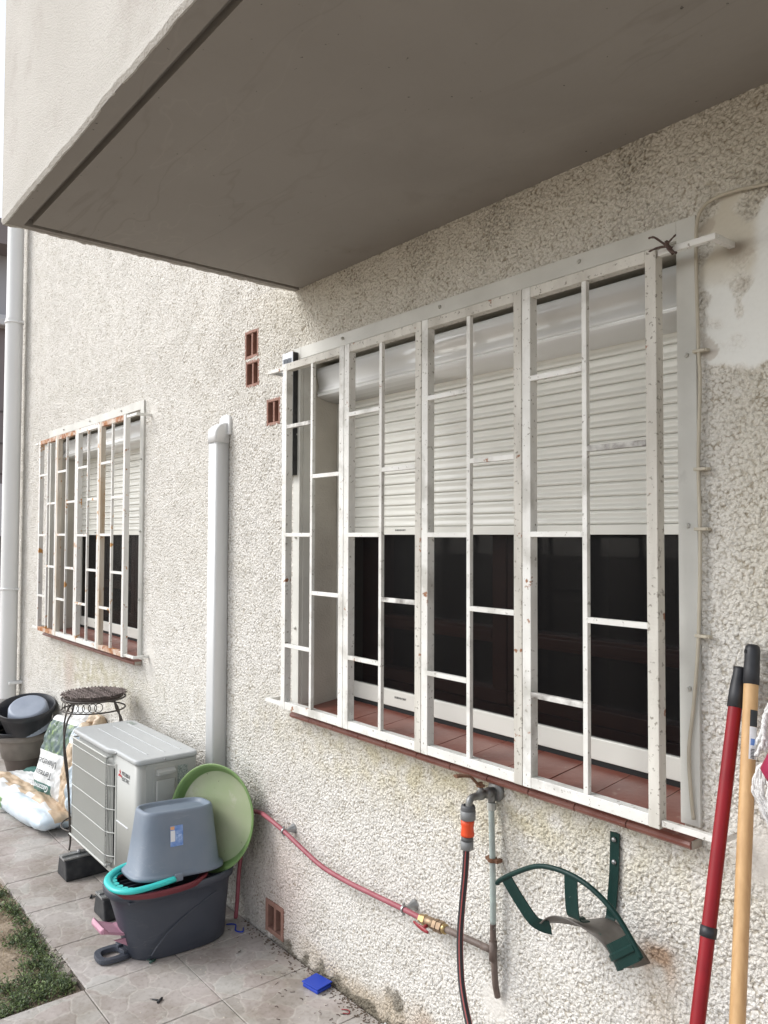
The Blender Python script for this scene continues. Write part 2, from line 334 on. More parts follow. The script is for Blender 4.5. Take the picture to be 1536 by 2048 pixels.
M_joint = mat('dirty_joint', (.075, .062, .05), .95, (.13, .11, .09), 20, bump=.003, bs=100)

def screen_material():
    M = bpy.data.materials.new('dark_insect_screen'); M.use_nodes = True; N = M.node_tree.nodes; L = M.node_tree.links
    b = N['Principled BSDF']; b.inputs['Base Color'].default_value = (.006, .006, .007, 1); b.inputs['Roughness'].default_value = .35; b.inputs['Specular IOR Level'].default_value = .12
    t = N.new('ShaderNodeBsdfTransparent'); mx = N.new('ShaderNodeMixShader'); mx.inputs[0].default_value = .50
    L.new(t.outputs[0], mx.inputs[1]); L.new(b.outputs[0], mx.inputs[2]); L.new(mx.outputs[0], N['Material Output'].inputs['Surface'])
    return M
M_screen = screen_material()
def glass_material():
    M = bpy.data.materials.new('window_glass'); M.use_nodes = True; N = M.node_tree.nodes; L = M.node_tree.links
    g = N.new('ShaderNodeBsdfGlossy'); g.inputs['Roughness'].default_value = .02
    t = N.new('ShaderNodeBsdfTransparent'); mx = N.new('ShaderNodeMixShader'); mx.inputs[0].default_value = .07
    L.new(t.outputs[0], mx.inputs[1]); L.new(g.outputs[0], mx.inputs[2]); L.new(mx.outputs[0], N['Material Output'].inputs['Surface'])
    return M
M_glass = glass_material()

# ------------------------------------------------------------------ text helper (mesh lettering)
def text_part(name, s, size, origin, xdir, ydir, m, parent, depth=.0006, spacing=1.0, xs=1.0):
    cu = bpy.data.curves.new('lettering', 'FONT'); cu.body = s; cu.size = size; cu.extrude = depth/2; cu.space_character = spacing
    cu.resolution_u = 2
    ob = bpy.data.objects.new('lettering', cu); COL.objects.link(ob)
    dg = bpy.context.evaluated_depsgraph_get(); dg.update()
    me = bpy.data.meshes.new_from_object(ob.evaluated_get(dg)); bpy.data.objects.remove(ob); bpy.data.curves.remove(cu)
    X = Vector(xdir).normalized()*xs; Y = Vector(ydir).normalized(); Z = X.cross(Y).normalized()
    M4 = Matrix(((X.x, Y.x, Z.x, origin[0]), (X.y, Y.y, Z.y, origin[1]), (X.z, Y.z, Z.z, origin[2]), (0, 0, 0, 1)))
    off = Vector((0, 0, 0)); p = parent
    while p is not None: off += p.location; p = p.parent
    me.transform(Matrix.Translation(-off) @ M4); me.materials.clear(); me.materials.append(m)
    for pl in me.polygons: pl.material_index = 0
    o = bpy.data.objects.new(name, me); COL.objects.link(o); o.parent = parent
    return o

# ================================================================== HOUSE WALL
W1 = (-2.595, -0.998); DX2 = -3.19; W2 = (W1[0]+DX2, W1[1]+DX2); ZS, ZT = .945, 2.292
VENTS = [(-3.054, -2.936, 2.366, 2.489), (-3.046, -2.928, 2.241, 2.358), (-2.866, -2.757, 2.058, 2.170), (-2.832, -2.698, .022, .148)]
def build_wall():
    x0, x1, z1 = -6.62, 1.6, 4.6; ds = .0035
    nx = int((x1-x0)/ds)+1; nz = int((z1+.05)/ds)+1
    rs = np.random.RandomState(3)
    fx = np.fft.fftfreq(nx, ds)[None, :]; fz = np.fft.fftfreq(nz, ds)[:, None]; fr = np.sqrt(fx**2+fz**2)
    def band(wl, bw=.45):
        w = rs.randn(nz, nx); H = np.exp(-((np.log(np.maximum(fr, 1e-6)*wl))**2)/(2*bw**2)); H[0, 0] = 0
        o = np.real(np.fft.ifft2(np.fft.fft2(w)*H)); return o/o.std()
    n1 = band(.017); n2 = band(.027, .4); n3 = band(.0092, .3); lo = band(.35); lo2 = band(.12); vlo = band(1.2)
    n2 = band(.019, .40); worm = np.exp(-(n2/.26)**2)*np.clip(.85+lo2*.18, .3, 1.2)
    h = .0012*np.minimum(np.abs(n2), 1.5)**.8+.0010*np.clip(n1, -1.8, 1.8)+.0007*n3-.0009*worm+.0004*lo2-.0008
    X = (x0+ds*np.arange(nx))[None, :]+0*fz; Z = (-.05+ds*np.arange(nz))[:, None]+0*X
    sm = lambda a, b, v: np.clip((v-a)/(b-a), 0, 1)**2*(3-2*np.clip((v-a)/(b-a), 0, 1))
    blob = lambda cx, cz, rx, rz: np.exp(-((X-cx)/rx)**2-((Z-cz)/rz)**2)
    # filler patch to the right of the window (smooth)
    e = .015*lo2+.02*lo
    patch = sm(-.93, -.905, X+e)*sm(1.955, 1.985, Z+e)*(1-sm(2.33, 2.36, Z+e))*(1-sm(-.3, -.2, X))
    patch *= 1-.6*np.clip(sm(.45, .75, lo2)*blob(-.85, 2.12, .05, .08)*1.3, 0, 1)
    patch2 = np.clip(1.6*blob(-1.58, .29, .05, .05)+1.2*blob(-1.2+.0, .70, 0.001, .001)+1.5*blob(-.83, .93, .05, .06), 0, 1)
    patch3 = np.clip(1.5*blob(-4.03, .94, .045, .10)+1.2*blob(-4.03, 2.25, .03, .05)+1.2*blob(-2.70, 2.24, .05, .05)+1.2*blob(-2.72, .96, .03, .04), 0, 1)
    smo = np.clip(patch+patch2*.8+patch3*.8, 0, 1)
    h = h*(1-.86*smo)+.0012*patch+.0006*lo*smo+.0005*lo2*patch
    base = np.array([.75, .73, .69])
    col = np.ones((nz, nx, 3))*base
    def tint(mask, c, k=1.):
        nonlocal col
        mm = np.clip(mask*k, 0, 1)[..., None]; col = col*(1-mm)+np.array(c)*mm
    tint(sm(-.2, 1.6, lo+vlo*.6), (.69, .67, .62), .5)
    tint(sm(0, 2, -lo-vlo*.5), (.62, .60, .555), .5)
    # yellowing, warm band under and around the big window and near the soffit
    tint(sm(2.1, 2.6, Z)*sm(-3.2, -2.4, X)*(Z < 2.62), (.69, .655, .56), .8)
    tint(sm(-1.0, -.8, X)*sm(1.1, 1.7, Z+.1*lo)*(1-patch), (.62, .585, .50), .8)
    tint(blob(-1.8, .86+.0, .9, .13)*(1+.35*lo2), (.60, .555, .42), .75)
    tint(blob(-4.85, .76, .75, .12)*(1+.4*lo2), (.57, .54, .43), .75)
    tint(blob(-5.35, .72, .10, .16), (.55, .42, .38), .45)
    tint(blob(-2.75, .22, .22, .26), (.60, .47, .43), .7)
    tint(blob(-2.9, .25, .22, .35), (.50, .47, .43), .5)
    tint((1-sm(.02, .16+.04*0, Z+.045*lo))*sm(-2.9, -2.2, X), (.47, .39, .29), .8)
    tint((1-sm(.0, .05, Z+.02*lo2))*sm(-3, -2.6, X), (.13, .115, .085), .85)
    tint((1-sm(.03, .13, Z+.03*lo))*sm(-2.0, -1.8, X), (.60, .48, .43), .6)
    tint(np.clip((2.2*blob(-2.01, .10, .035, .035)+1.2*blob(-2.06, .12, .02, .02))*(1+.3*lo2)-.5, 0, 1), (.22, .20, .165), .9)
    tint(np.clip(blob(-1.062, .62, .035, .05)*(1+.6*lo2), 0, 1), (.42, .23, .11), .75)
    tint(blob(-1.06, .50, .05, .12), (.52, .42, .31), .35)
    tint(blob(-1.585, .40, .025, .07), (.22, .215, .20), .65)
    tint(patch, (.74, .745, .71), 1)
    tint(patch*sm(2.17, 2.25, Z+e)*(1-sm(-.83, -.80, X)), (.56, .515, .42), .85)
    tint(patch*sm(1.5, 1.9, lo2*1.1+n1*.15)*.8, (.40, .34, .28), .7)
    tint(np.clip(patch2+patch3, 0, 1), (.64, .615, .57), .8)
    tint(blob(-.86, 2.235, .028, .018)*1.5, (.30, .26, .21), .8)
    # grime plus cavity shade painted into crevices, heavier under the balcony and low down
    crev = np.clip(worm*.75+np.clip(-n1*.35, 0, .5), 0, 1)*(1-.9*smo)
    dirt_shade = .20+.22*sm(2.0, 2.45, Z)*sm(-2.9, -2.5, X)*(Z < 2.62)+.22*(1-sm(0, .6, Z))+.20*sm(-1.0, -.8, X)-.08*sm(-3.0, -4.0, -X)
    spl = np.clip(.5+.5*lo, .3, 1.3)
    dk = (crev*dirt_shade*spl)[..., None]; col = col*(1-dk)+np.array([.23, .20, .155])*dk
    top_crev = np.clip(1.0*worm*sm(.6, 1.4, lo)*sm(-2.6, -1.5, X)*sm(2.35, 2.55, Z)*(Z < 2.6), 0, 1)[..., None]*.6  # crevices coloured darker in patches towards the top
    col = col*(1-top_crev)+np.array([.09, .085, .06])*top_crev
    rough = 1-.96*smo
    # subset of columns / rows
    ci = []; i = 0
    while i < nx:
        ci.append(i); x = x0+i*ds
        i += 2 if (x < -3.3 or x > -.55) else 1
    ri = []; j = 0
    while j < nz:
        ri.append(j); j += 1 if -.05+j*ds < 2.6 else 2
    ci = np.array(ci); ri = np.array(ri)
    g = np.ix_(ri, ci); Xs = X[g]; Zs = Z[g]; Hs = h[g]; Cs = col[g]; Rs = rough[g]
    V = np.stack([Xs, -Hs, Zs], -1).reshape(-1, 3).astype(np.float32)
    nr, nc = Xs.shape
    cx = (Xs[:-1, :-1]+Xs[1:, 1:])/2; cz = (Zs[:-1, :-1]+Zs[1:, 1:])/2
    keep = np.ones_like(cx, bool)
    for a, b in (W1, W2): keep &= ~((cx > a-.006) & (cx < b+.006) & (cz > ZS-.01) & (cz < ZT+.006))
    for a, b, c, d in VENTS: keep &= ~((cx > a+.006) & (cx < b-.006) & (cz > c+.006) & (cz < d-.006))
    keep &= ~((cx > -2.55) & (cz > 2.68))
    idx = (np.arange(nr-1)[:, None]*nc+np.arange(nc-1)[None, :])[keep]
    Q = np.stack([idx, idx+1, idx+nc+1, idx+nc], -1).astype(np.int32)
    me = bpy.data.meshes.new('render_coat'); me.vertices.add(len(V)); me.vertices.foreach_set('co', V.ravel())
    me.loops.add(Q.size); me.loops.foreach_set('vertex_index', Q.ravel())
    me.polygons.add(len(Q)); me.polygons.foreach_set('loop_start', np.arange(0, Q.size, 4, dtype=np.int32))
    me.polygons.foreach_set('use_smooth', np.ones(len(Q), bool)); me.update(calc_edges=True)
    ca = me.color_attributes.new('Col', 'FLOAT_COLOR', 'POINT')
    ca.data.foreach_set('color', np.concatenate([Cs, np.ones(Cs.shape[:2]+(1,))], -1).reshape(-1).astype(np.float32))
    ra = me.attributes.new('rough_amount', 'FLOAT', 'POINT'); ra.data.foreach_set('value', Rs.reshape(-1).astype(np.float32))
    me.materials.append(M_wall)
    root = thing('house_wall', (-2.5, .0, 0), 'cream rough rendered house wall carrying both barred windows', 'wall')
    me.transform(Matrix.Translation((2.5, 0, 0)))
    o = bpy.data.objects.new('render_coat', me); COL.objects.link(o); o.parent = root
    for a, b in (W1, W2):
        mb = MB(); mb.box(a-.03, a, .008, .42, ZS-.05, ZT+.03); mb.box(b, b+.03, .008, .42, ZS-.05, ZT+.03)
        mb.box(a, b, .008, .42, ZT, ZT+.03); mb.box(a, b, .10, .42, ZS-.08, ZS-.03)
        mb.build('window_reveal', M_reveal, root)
    mb = MB(); mb.box(-6.62, -6.60, .012, 5, -.05, 4.6); mb.build('end_wall', M_parapet, root)
    mb = MB(); mb.box(-6.62, 1.6, .43, .5, ZT+.04, 4.6); mb.box(-6.62, 1.6, .012, .5, 4.6, 4.62); mb.box(1.6, 1.62, .012, .5, -.05, 4.62)
    mb.build('masonry_core', M_concrete, root)
build_wall()

# rooms behind the windows (closed dark boxes)
for a, b in (W1, W2):
    mb = MB(); mb.box(a-.3, b+.3, .425, 2.4, .3, 2.6)
    bmf = mb; bmf.f = [f for i, f in enumerate(mb.f) if i != 2]; bmf.m = mb.m[:5]; bmf.sm = mb.sm[:5]
    o = bmf.build('room_interior', M_dark_room, None, recalc=False); tag(o, kind='structure')

# ================================================================== BALCONY
bal = thing('balcony', (-2.62, 0, 2.575), 'taupe balcony slab and parapet overhanging the big window', 'balcony')
zb = 2.575; bx0, by0 = -2.656, -1.075
def rough_grid(x0, x1, y0, y1, z, nx, ny, amp, seed, axis='z'):
    rr = np.random.RandomState(seed); vs = []; fs = []
    for j in range(ny+1):
        for i in range(nx+1):
            a = x0+(x1-x0)*i/nx; b = y0+(y1-y0)*j/ny; vs.append((a, b, z+rr.uniform(-amp, amp)))
    for j in range(ny):
        for i in range(nx): fs.append((j*(nx+1)+i, j*(nx+1)+i+1, (j+1)*(nx+1)+i+1, (j+1)*(nx+1)+i))
    return vs, fs
gx0, gx1 = bx0+.034, bx0+.050; gy0, gy1 = by0+.056, by0+.078
mb = MB()
mb.box(gx1, 3.2, gy1, .0, zb, zb+.2)                 # inner field
mb.box(bx0+.004, gx0, by0+.004, .0, zb-.003, zb+.2)   # side lip
mb.box(gx0, 3.2, by0+.004, gy0, zb-.003, zb+.2)      # front lip
mb.box(gx0, gx1, gy1, .0, zb+.022, zb+.2); mb.box(gx0, 3.2, gy0, gy1, zb+.022, zb+.2)
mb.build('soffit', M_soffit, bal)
# parapet with slightly wavy lower arris
def wavy_panel(fn, n, z0, z1, amp, seed, flip=False):
    rr = np.random.RandomState(seed); k = 5; w = np.convolve(rr.randn(n+k), np.ones(k)/k, 'same')[:n+1]*amp
    w2 = rr.randn(n+1)*amp*.35
    vs = []; 
    for i in range(n+1):
        t = i/n
        vs += [fn(t, w[i]+w2[i], 0), fn(t, 0, 1)]
    fs = [(2*i, 2*i+2, 2*i+3, 2*i+1) for i in range(n)]
    return vs, fs
def slab_ring(mb, path, z0, z1, amp, seed):
    """outer skin following a path with an uneven bottom edge rolled under the slab"""
    rr = np.random.RandomState(seed); n = len(path)
    ww = np.convolve(rr.randn(n+8), np.ones(4)/4, 'same')[:n]*amp; nn = rr.randn(n)*amp*.4
    vs = []; fs = []
    for i, (x, y, ox, oy) in enumerate(path):
        d = ww[i]+nn[i]
        vs += [(x+ox*.012, y+oy*.012, z0-.002), (x+ox*.004, y+oy*.004, z0-.006+d), (x-ox*.002, y-oy*.002, z0+.004+d), (x, y, z0+.03), (x, y, z1), (x+ox*.12, y+oy*.12, z1)]
    k = 6
    for i in range(n-1):
        for j in range(k-1): fs.append((i*k+j, (i+1)*k+j, (i+1)*k+j+1, i*k+j+1))
    mb.add(vs, fs, 0, False)
mb = MB(); path = []
for i in range(90): path.append((bx0, 0-i*(abs(by0))/90, 1, 0))
path.append((bx0, by0, .7, .7))
for i in range(1, 300): path.append((bx0+i*5.8/300, by0, 0, 1))
slab_ring(mb, path, zb, 3.75, .0024, 5)
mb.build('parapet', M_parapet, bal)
mb = MB(); mb.box(bx0+.12, 3.1, by0+.12, -.01, zb+.2, zb+.22); mb.box(bx0+.115, bx0+.12, by0+.12, -.01, zb+.2, 3.74); mb.box(bx0+.12, 3.1, by0+.115, by0+.12, zb+.2, 3.74)
mb.build('balcony_floor', M_concrete, bal)

# ================================================================== GROUND
mb = MB(); mb.box(-60, 40, -60, 40, -.35, -.045)
tag(mb.build('ground', M_soil), kind='structure')
# soil bed beyond the tile edge, uneven
def soil():
    vs = []; fs = []; nx, ny = 150, 90; rr = np.random.RandomState(2)
    x0, x1, y0, y1 = -8.5, -2.86, -3.6, -.66
    base = rr.randn(ny+1, nx+1); 
    for _ in range(3): base = (base+np.roll(base, 1, 0)+np.roll(base, 1, 1)+np.roll(base, -1, 0)+np.roll(base, -1, 1))/3.2
    for j in range(ny+1):
        for i in range(nx+1):
            x = x0+(x1-x0)*i/nx; y = y0+(y1-y0)*j/ny
            vs.append((x, y, -.022+.010*base[j, i]*.5))
    for j in range(ny):
        for i in range(nx): fs.append((j*(nx+1)+i, j*(nx+1)+i+1, (j+1)*(nx+1)+i+1, (j+1)*(nx+1)+i))
    m_ = MB(); m_.add(vs, fs, 0, True); return m_
tag(soil().build('soil_bed', M_soil), kind='structure')
TP = .3625; TX = -2.529
mb = MB(); rt = random.Random(4)
def slab(mb, x0, x1, y0, y1, z):
    g = .0017; x0 += g; x1 -= g; y0 += g; y1 -= g; dz = rt.uniform(-.0010, .0010); b = .0016
    vs = [(x0, y0, -.04), (x1, y0, -.04), (x1, y1, -.04), (x0, y1, -.04), (x0, y0, z-b+dz), (x1, y0, z-b+dz), (x1, y1, z-b+dz), (x0, y1, z-b+dz),
          (x0+b, y0+b, z+dz), (x1-b, y0+b, z+dz), (x1-b, y1-b, z+dz), (x0+b, y1-b, z+dz)]
    mb.add(vs, [(0, 1, 5, 4), (1, 2, 6, 5), (2, 3, 7, 6), (3, 0, 4, 7), (4, 5, 9, 8), (5, 6, 10, 9), (6, 7, 11, 10), (7, 4, 8, 11), (8, 9, 10, 11)])
for k in range(-17, 9):
    xa = TX+k*TP; xb = xa+TP
    rows = [(-.352, -.004), (-.704, -.352)]
    if xa > -2.95: rows += [(-.704-i*.352-.352, -.704-i*.352) for i in range(8)]
    for (ya, yb) in rows:
        e = rt.uniform(-.012, .012) if (ya < -.7 and xa < -2.95) else 0
        slab(mb, xa, xb, ya+e, yb, 0)
tiles = mb.build('patio_tiles', M_tile, recalc=True); tag(tiles, kind='structure')
mb = MB(); mb.box(-8.7, -2.895, -.70, 0.02, -.044, -.0065); mb.box(-2.895, 1.0, -3.5, 0.02, -.0445, -.0065)
tag(mb.build('joint_bed', M_joint), kind='structure')
# mortar spill on the tile edge
def crumbs(name, pts, mtl, kind_label=None):
    mb = MB()
    for (x, y, z, r) in pts:
        n = rnd.choice((5, 6)); a0 = rnd.random()*6
        vs = [(x+r*rnd.uniform(.6, 1.2)*math.cos(a0+i*2*PI/n), y+r*rnd.uniform(.6, 1.2)*math.sin(a0+i*2*PI/n), z) for i in range(n)]
        vs += [(v[0]*.6+x*.4, v[1]*.6+y*.4, z+r*rnd.uniform(.3, .6)) for v in vs]
        mb.add(vs, [(i, (i+1) % n, n+(i+1) % n, n+i) for i in range(n)]+[tuple(range(n, 2*n))])
    return mb.build(name, mtl)
pts = []
for i in range(520):
    x = -3.0+rnd.random()*1.5; d = abs(rnd.gauss(0, .03))
    if rnd.random() < .5: x = rnd.gauss(-2.25, .12)
    pts.append((x, -.006-d*.7, -.001, rnd.uniform(.0015, .006)))
o = crumbs('soil_crumbs', pts, mat('dark_debris', (.07, .05, .035), .9, (.15, .11, .08), 60)); tag(o, 'dark soil crumbs and debris gathered along the foot of the wall', 'debris', kind='stuff')
pts = [(rnd.uniform(-3.1, -2.0), rnd.uniform(-.65, -.03), -.0005, rnd.uniform(.001, .0032)) for _ in range(200)]
o = crumbs('pale_grit', pts, mat('pale_grit', (.60, .54, .45), .9)); tag(o, 'pale specks of grit scattered over the patio tiles', 'grit', kind='stuff')
pts = [(-3.15+rnd.gauss(0, .06), -.715+rnd.gauss(0, .012), -.022+rnd.random()*.016, rnd.uniform(.005, .022)) for _ in range(110)]
o = crumbs('mortar_rubble', pts, M_mortar); tag(o, 'pale mortar rubble spilled along the broken tile edge by the weeds', 'rubble', kind='stuff')
# thin twiggy litter
mb = MB()
for i in range(90):
    x = rnd.gauss(-2.35, .3); y = -abs(rnd.gauss(0, .10))-.012
    if y < -.66: continue
    a = rnd.random()*PI; l = rnd.uniform(.004, .022)
    mb.tube([(x, y, .0015), (x+l*.5*math.cos(a), y+l*.5*math.sin(a), .003), (x+l*math.cos(a+.4), y+l*math.sin(a+.4), .0015)], rnd.uniform(.0006, .0014), 4)
tag(mb.build('twig_litter', M_twig), 'tiny dark twigs and dead leaves littering the tiles by the wall', 'litter', kind='stuff')

# weeds and dry grass
def leaf_mat(name, c, c2):
    M = mat(name, c, .55, c2, 30); return M
M_leaf = leaf_mat('weed_leaf', (.085, .135, .035), (.15, .21, .06))
M_leaf2 = leaf_mat('dark_weed_leaf', (.045, .075, .03), (.09, .12, .05))
M_dry = leaf_mat('dry_grass', (.33, .25, .15), (.22, .165, .10))
def weeds():
    mb = MB(); rr = random.Random(11)
    clumps = [(-3.13, -.755, .035), (-3.07, -.775, .04), (-3.01, -.745, .035), (-2.965, -.75, .03), (-3.28, -.745, .035), (-3.33, -.765, .035), (-3.39, -.745, .03), (-3.47, -.745, .03), (-3.57, -.74, .03), (-3.68, -.735, .03), (-3.76, -.745, .03), (-3.90, -.735, .025),
              (-3.10, -.84, .04), (-3.02, -.82, .04), (-2.955, -.82, .035), (-3.0, -.89, .045), (-3.09, -.91, .04), (-2.95, -.90, .035), (-2.93, -.96, .03), (-3.42, -.80, .04), (-3.05, -1.0, .05), (-3.2, -.80, .04), (-3.2, -.75, .04), (-3.12, -1.02, .06), (-3.0, -1.05, .05)]
    for cx, cy, cr in clumps:
        for _ in range(260):
            x = cx+rr.gauss(0, cr*.62); y = cy+rr.gauss(0, cr*.62)
            if y > -.708: continue
            z = -.020+abs(rr.gauss(0, .016)); s = rr.uniform(.007, .017); a = rr.random()*2*PI; t = rr.uniform(-.2, .9)
            d = Vector((math.cos(a), math.sin(a), t)).normalized(); w = Vector((-math.sin(a), math.cos(a), rr.uniform(-.4, .4)))*.42
            p = Vector((x, y, z))
            mb.add([p, p+d*s*.5+w*s*.5, p+d*s, p+d*s*.5-w*s*.5+Vector((0, 0, s*.15))], [(0, 1, 2, 3)], 0 if rr.random() < .55 else 1)
        for _ in range(18):
            x = cx+rr.gauss(0, cr*.5); y = min(cy+rr.gauss(0, cr*.5), -.71); a = rr.random()*6; h = rr.uniform(.02, .055)
            mb.tube([(x, y, -.02), (x+.3*h*math.cos(a), y+.3*h*math.sin(a), h*.6-.02), (x+.7*h*math.cos(a), y+.7*h*math.sin(a), h-.02)], [.0012, .001, .0004], 4, 1)
    return mb
tag(weeds().build('ground_weeds', [M_leaf, M_leaf2], recalc=False), 'low green weeds spreading over the soil beside the tiles', 'weeds', kind='stuff')
mb = MB(); rr = random.Random(5)
for _ in range(5600):
    x = rr.uniform(-4.9, -2.92); y = rr.uniform(-1.35, -.712)
    if rr.random() < .3: x = rr.gauss(-3.7, .3); y = -.712-abs(rr.gauss(0, .1))
    if y > -.71: continue
    a = rr.random()*2*PI; l = rr.uniform(.012, .045); h = rr.uniform(.002, .022)
    p = Vector((x, y, -.02)); q = p+Vector((l*math.cos(a), l*math.sin(a), h)); w = Vector((-math.sin(a), math.cos(a), 0))*.0009
    mb.add([p-w, p+w, q+w*.4, q-w*.4], [(0, 1, 2, 3)], 0)
tag(mb.build('dry_grass', M_dry, recalc=False), 'dry straw coloured grass lying over the soil left of the tiles', 'dry grass', kind='stuff')

# ================================================================== WINDOWS
def make_window(dx, label):
    a, b = W1[0]+dx, W1[1]+dx
    root = thing('window', (a, 0, ZS), label, 'window')
    # angle-iron surround
    mb = MB(); yo = -.010
    mb.box(a-.045, a, yo, .006, ZS+.015, 2.338); mb.box(b, b+.048, yo, .006, ZS+.012, 2.338); mb.box(a, b, yo, .006, ZT, 2.338)
    mb.box(a-.003, a+.003, .006, .052, ZS+.015, ZT-.003); mb.box(b-.003, b+.003, .006, .052, ZS+.015, ZT-.003); mb.box(a+.003, b-.003, .006, .052, ZT-.006, ZT)
    sf = mb.build('surround_frame', M_grille_clean, root, bevel=.0012)
    for bx, bz in ([(b+.024, z) for z in (2.02, 1.63, 1.262)]+[(a-.022, z) for z in (2.0, 1.6, 1.25)]+[(x+dx, 2.318) for x in (-2.315, -1.802, -1.273)]):
        m_ = MB(); m_.cyl((bx, yo, bz), (bx, yo-.006, bz), .0065, .0055, 6); m_.cyl((bx, yo-.006, bz), (bx, yo-.009, bz), .0035, .003, 8); m_.build('bolt', M_grille_clean, sf)
    # shutter box
    prof = [(.21, 2.272), (.082, 2.270), (.070, 2.264), (.064, 2.252), (.063, 2.236), (.069, 2.215), (.074, 2.196), (.072, 2.182), (.066, 2.172), (.066, 2.164), (.071, 2.1625), (.071, 2.161), (.067, 2.1595), (.070, 2.154),
            (.088, 2.146), (.115, 2.139), (.145, 2.1355), (.178, 2.135), (.21, 2.135)]
    n = len(prof); mb = MB(); xa, xb = a+.004, b-.004
    mb.add([(xa, y, z) for y, z in prof]+[(xb, y, z) for y, z in prof], [(i, i+1, n+i+1, n+i) for i in range(n-1)]+[tuple(range(n)), tuple(range(n, 2*n))[::-1]], 0, False)
    for i in range(n-1): mb.sm[i] = i not in (9, 10, 11, 12)
    mb.build('shutter_box', M_alu_box, root)
    # roller shutter slats
    mb = MB(); z = 1.6395; pr = []
    while z < 2.15:
        pr += [(.1905, z), (.1855, z+.0003), (.1832, z+.0018), (.1830, z+.008), (.1850, z+.013), (.1880, z+.0175), (.1884, z+.0205), (.1868, z+.029), (.1856, z+.0376), (.1905, z+.0379)]; z += .0389
    n = len(pr); xa, xb = a+.028, b-.028
    mb.add([(xa, y, z) for y, z in pr]+[(xb, y, z) for y, z in pr], [(i, i+1, n+i+1, n+i) for i in range(n-1)], 0, False)
    for i in range(n-1): mb.sm[i] = (i % 10) not in (0, 8, 9)
    mb.box(xa, xb, .192, .199, 1.63, 2.2)
    sh = mb.build('roller_shutter', M_alu, root, recalc=True)
    mb = MB(); mb.box(xa, xb, .181, .197, 1.6105, 1.6385); mb.build('bottom_bar', M_alu, sh, bevel=.0015)
    text_part('bar_lettering', 'BUBENDORFF', .0095, (-2.245+dx, .1805, 1.624), (1, 0, 0), (0, 0, 1), M_ink, sh, .0004)
    for xa2, xb2 in ((a+.003, a+.03), (b-.03, b-.003)):
        mb = MB(); mb.box(xa2, xb2, .166, .178, ZS+.018, 2.135); mb.box(xa2, xb2, .202, .214, ZS+.018, 2.135); mb.box(xa2, xa2+.006 if xa2 < (a+b)/2 else xa2+.006, .178, .202, ZS+.018, 2.135)
        mb.build('guide_rail', M_alu, root, bevel=.001)
    # insect screen with white bottom bar
    mb = MB(); mb.box(a+.03, b-.03, .2055, .2075, 1.038, 2.14); sc = mb.build('insect_screen', M_screen, root)
    mb = MB(); mb.box(a+.03, b-.03, .195, .218, .979, 1.040); mb.build('screen_bar', M_alu, sc, bevel=.003)
    text_part('bar_lettering', 'BUBENDORFF', .0105, (-2.262+dx, .1943, 1.012), (1, 0, 0), (0, 0, 1), M_ink, sc, .0004)
    mb = MB(); mb.box(a+.006, b-.006, .2, .25, .95, .9785); mb.build('threshold', M_black, root)
    # dark timber window behind the screen
    c = (a+b)/2; y0, y1 = .30, .355
    mb = MB(); mb.box(a, b, y0, y1+.03, .93, 1.045); mb.box(a, a+.07, y0, y1+.03, 1.045, ZT); mb.box(b-.07, b, y0, y1+.03, 1.045, ZT)
    mb.box(a+.07, c-.0015, y0-.012, y1, 1.05, 1.095); mb.box(c+.0015, b-.07, y0-.012, y1, 1.05, 1.095)
    for u, v in ((a+.072, c-.003), (c+.003, b-.072)):
        mb.box(u, u+.062, y0-.012, y1, 1.0955, ZT-.06); mb.box(v-.062, v, y0-.012, y1, 1.0955, ZT-.06); mb.box(u+.0625, v-.0625, y0-.010, y1, 1.25, 1.30)
        mb.box(u+.0625, v-.0625, y0-.016, y0-.0105, 1.262, 1.288)
    mb.build('timber_frame', M_wood_dark, root, bevel=.004)
    mb = MB(); mb.box(a+.07, b-.07, .336, .340, 1.09, ZT-.05); mb.build('glass_pane', M_glass, root)
    # sloping red tile sill with rounded nose
    sx0, sx1 = a-.002, b+.045; joints = []; x = -2.466-.15
    while x < -.9: joints.append(x+dx); x += .1498
    xs = [sx0]+[j for j in joints if sx0+.03 < j < sx1-.02]+[sx1]
    prof = [(.2, .9635), (.0, .9405), (-.035, .9365), (-.044, .933), (-.0475, .927), (-.0465, .921), (-.041, .916), (-.030, .914), (-.004, .914), (-.004, .926), (.2, .95)]
    mb = MB()
    for i in range(len(xs)-1):
        u, v = xs[i]+.0013, xs[i+1]-.0013; n = len(prof); dzz = rnd.uniform(-.0006, .0006)
        lo_, hi_ = (max(u, a+.001), min(v, b-.001))
        vs = [((lo_ if y > .004 else u), y, z+dzz) for y, z in prof]+[((hi_ if y > .004 else v), y, z+dzz) for y, z in prof]
        mb.add(vs, [(k, (k+1) % n, n+(k+1) % n, n+k) for k in range(n)]+[tuple(range(n))[::-1], tuple(range(n, 2*n))], 0, False)
    sl = mb.build('sill', M_sill, root, bevel=.0008)
    mb = MB(); mb.prism([(.2, .9615), (.0, .9383), (-.035, .9343), (-.0445, .926), (-.036, .9175), (-.003, .9165), (.2, .9)], a+.003, b-.003, 'x'); mb.box(sx0-.003, a+.002, -.040, -.002, .917, .934); mb.box(b, sx1+.002, -.040, -.002, .917, .934)
    mb.build('mortar_joints', M_mortar, sl)
    return root
make_window(0, 'big window under the balcony, white roller shutter half lowered over dark glass')
make_window(DX2, 'far window on the left with half lowered white shutter, beyond the tall white duct')

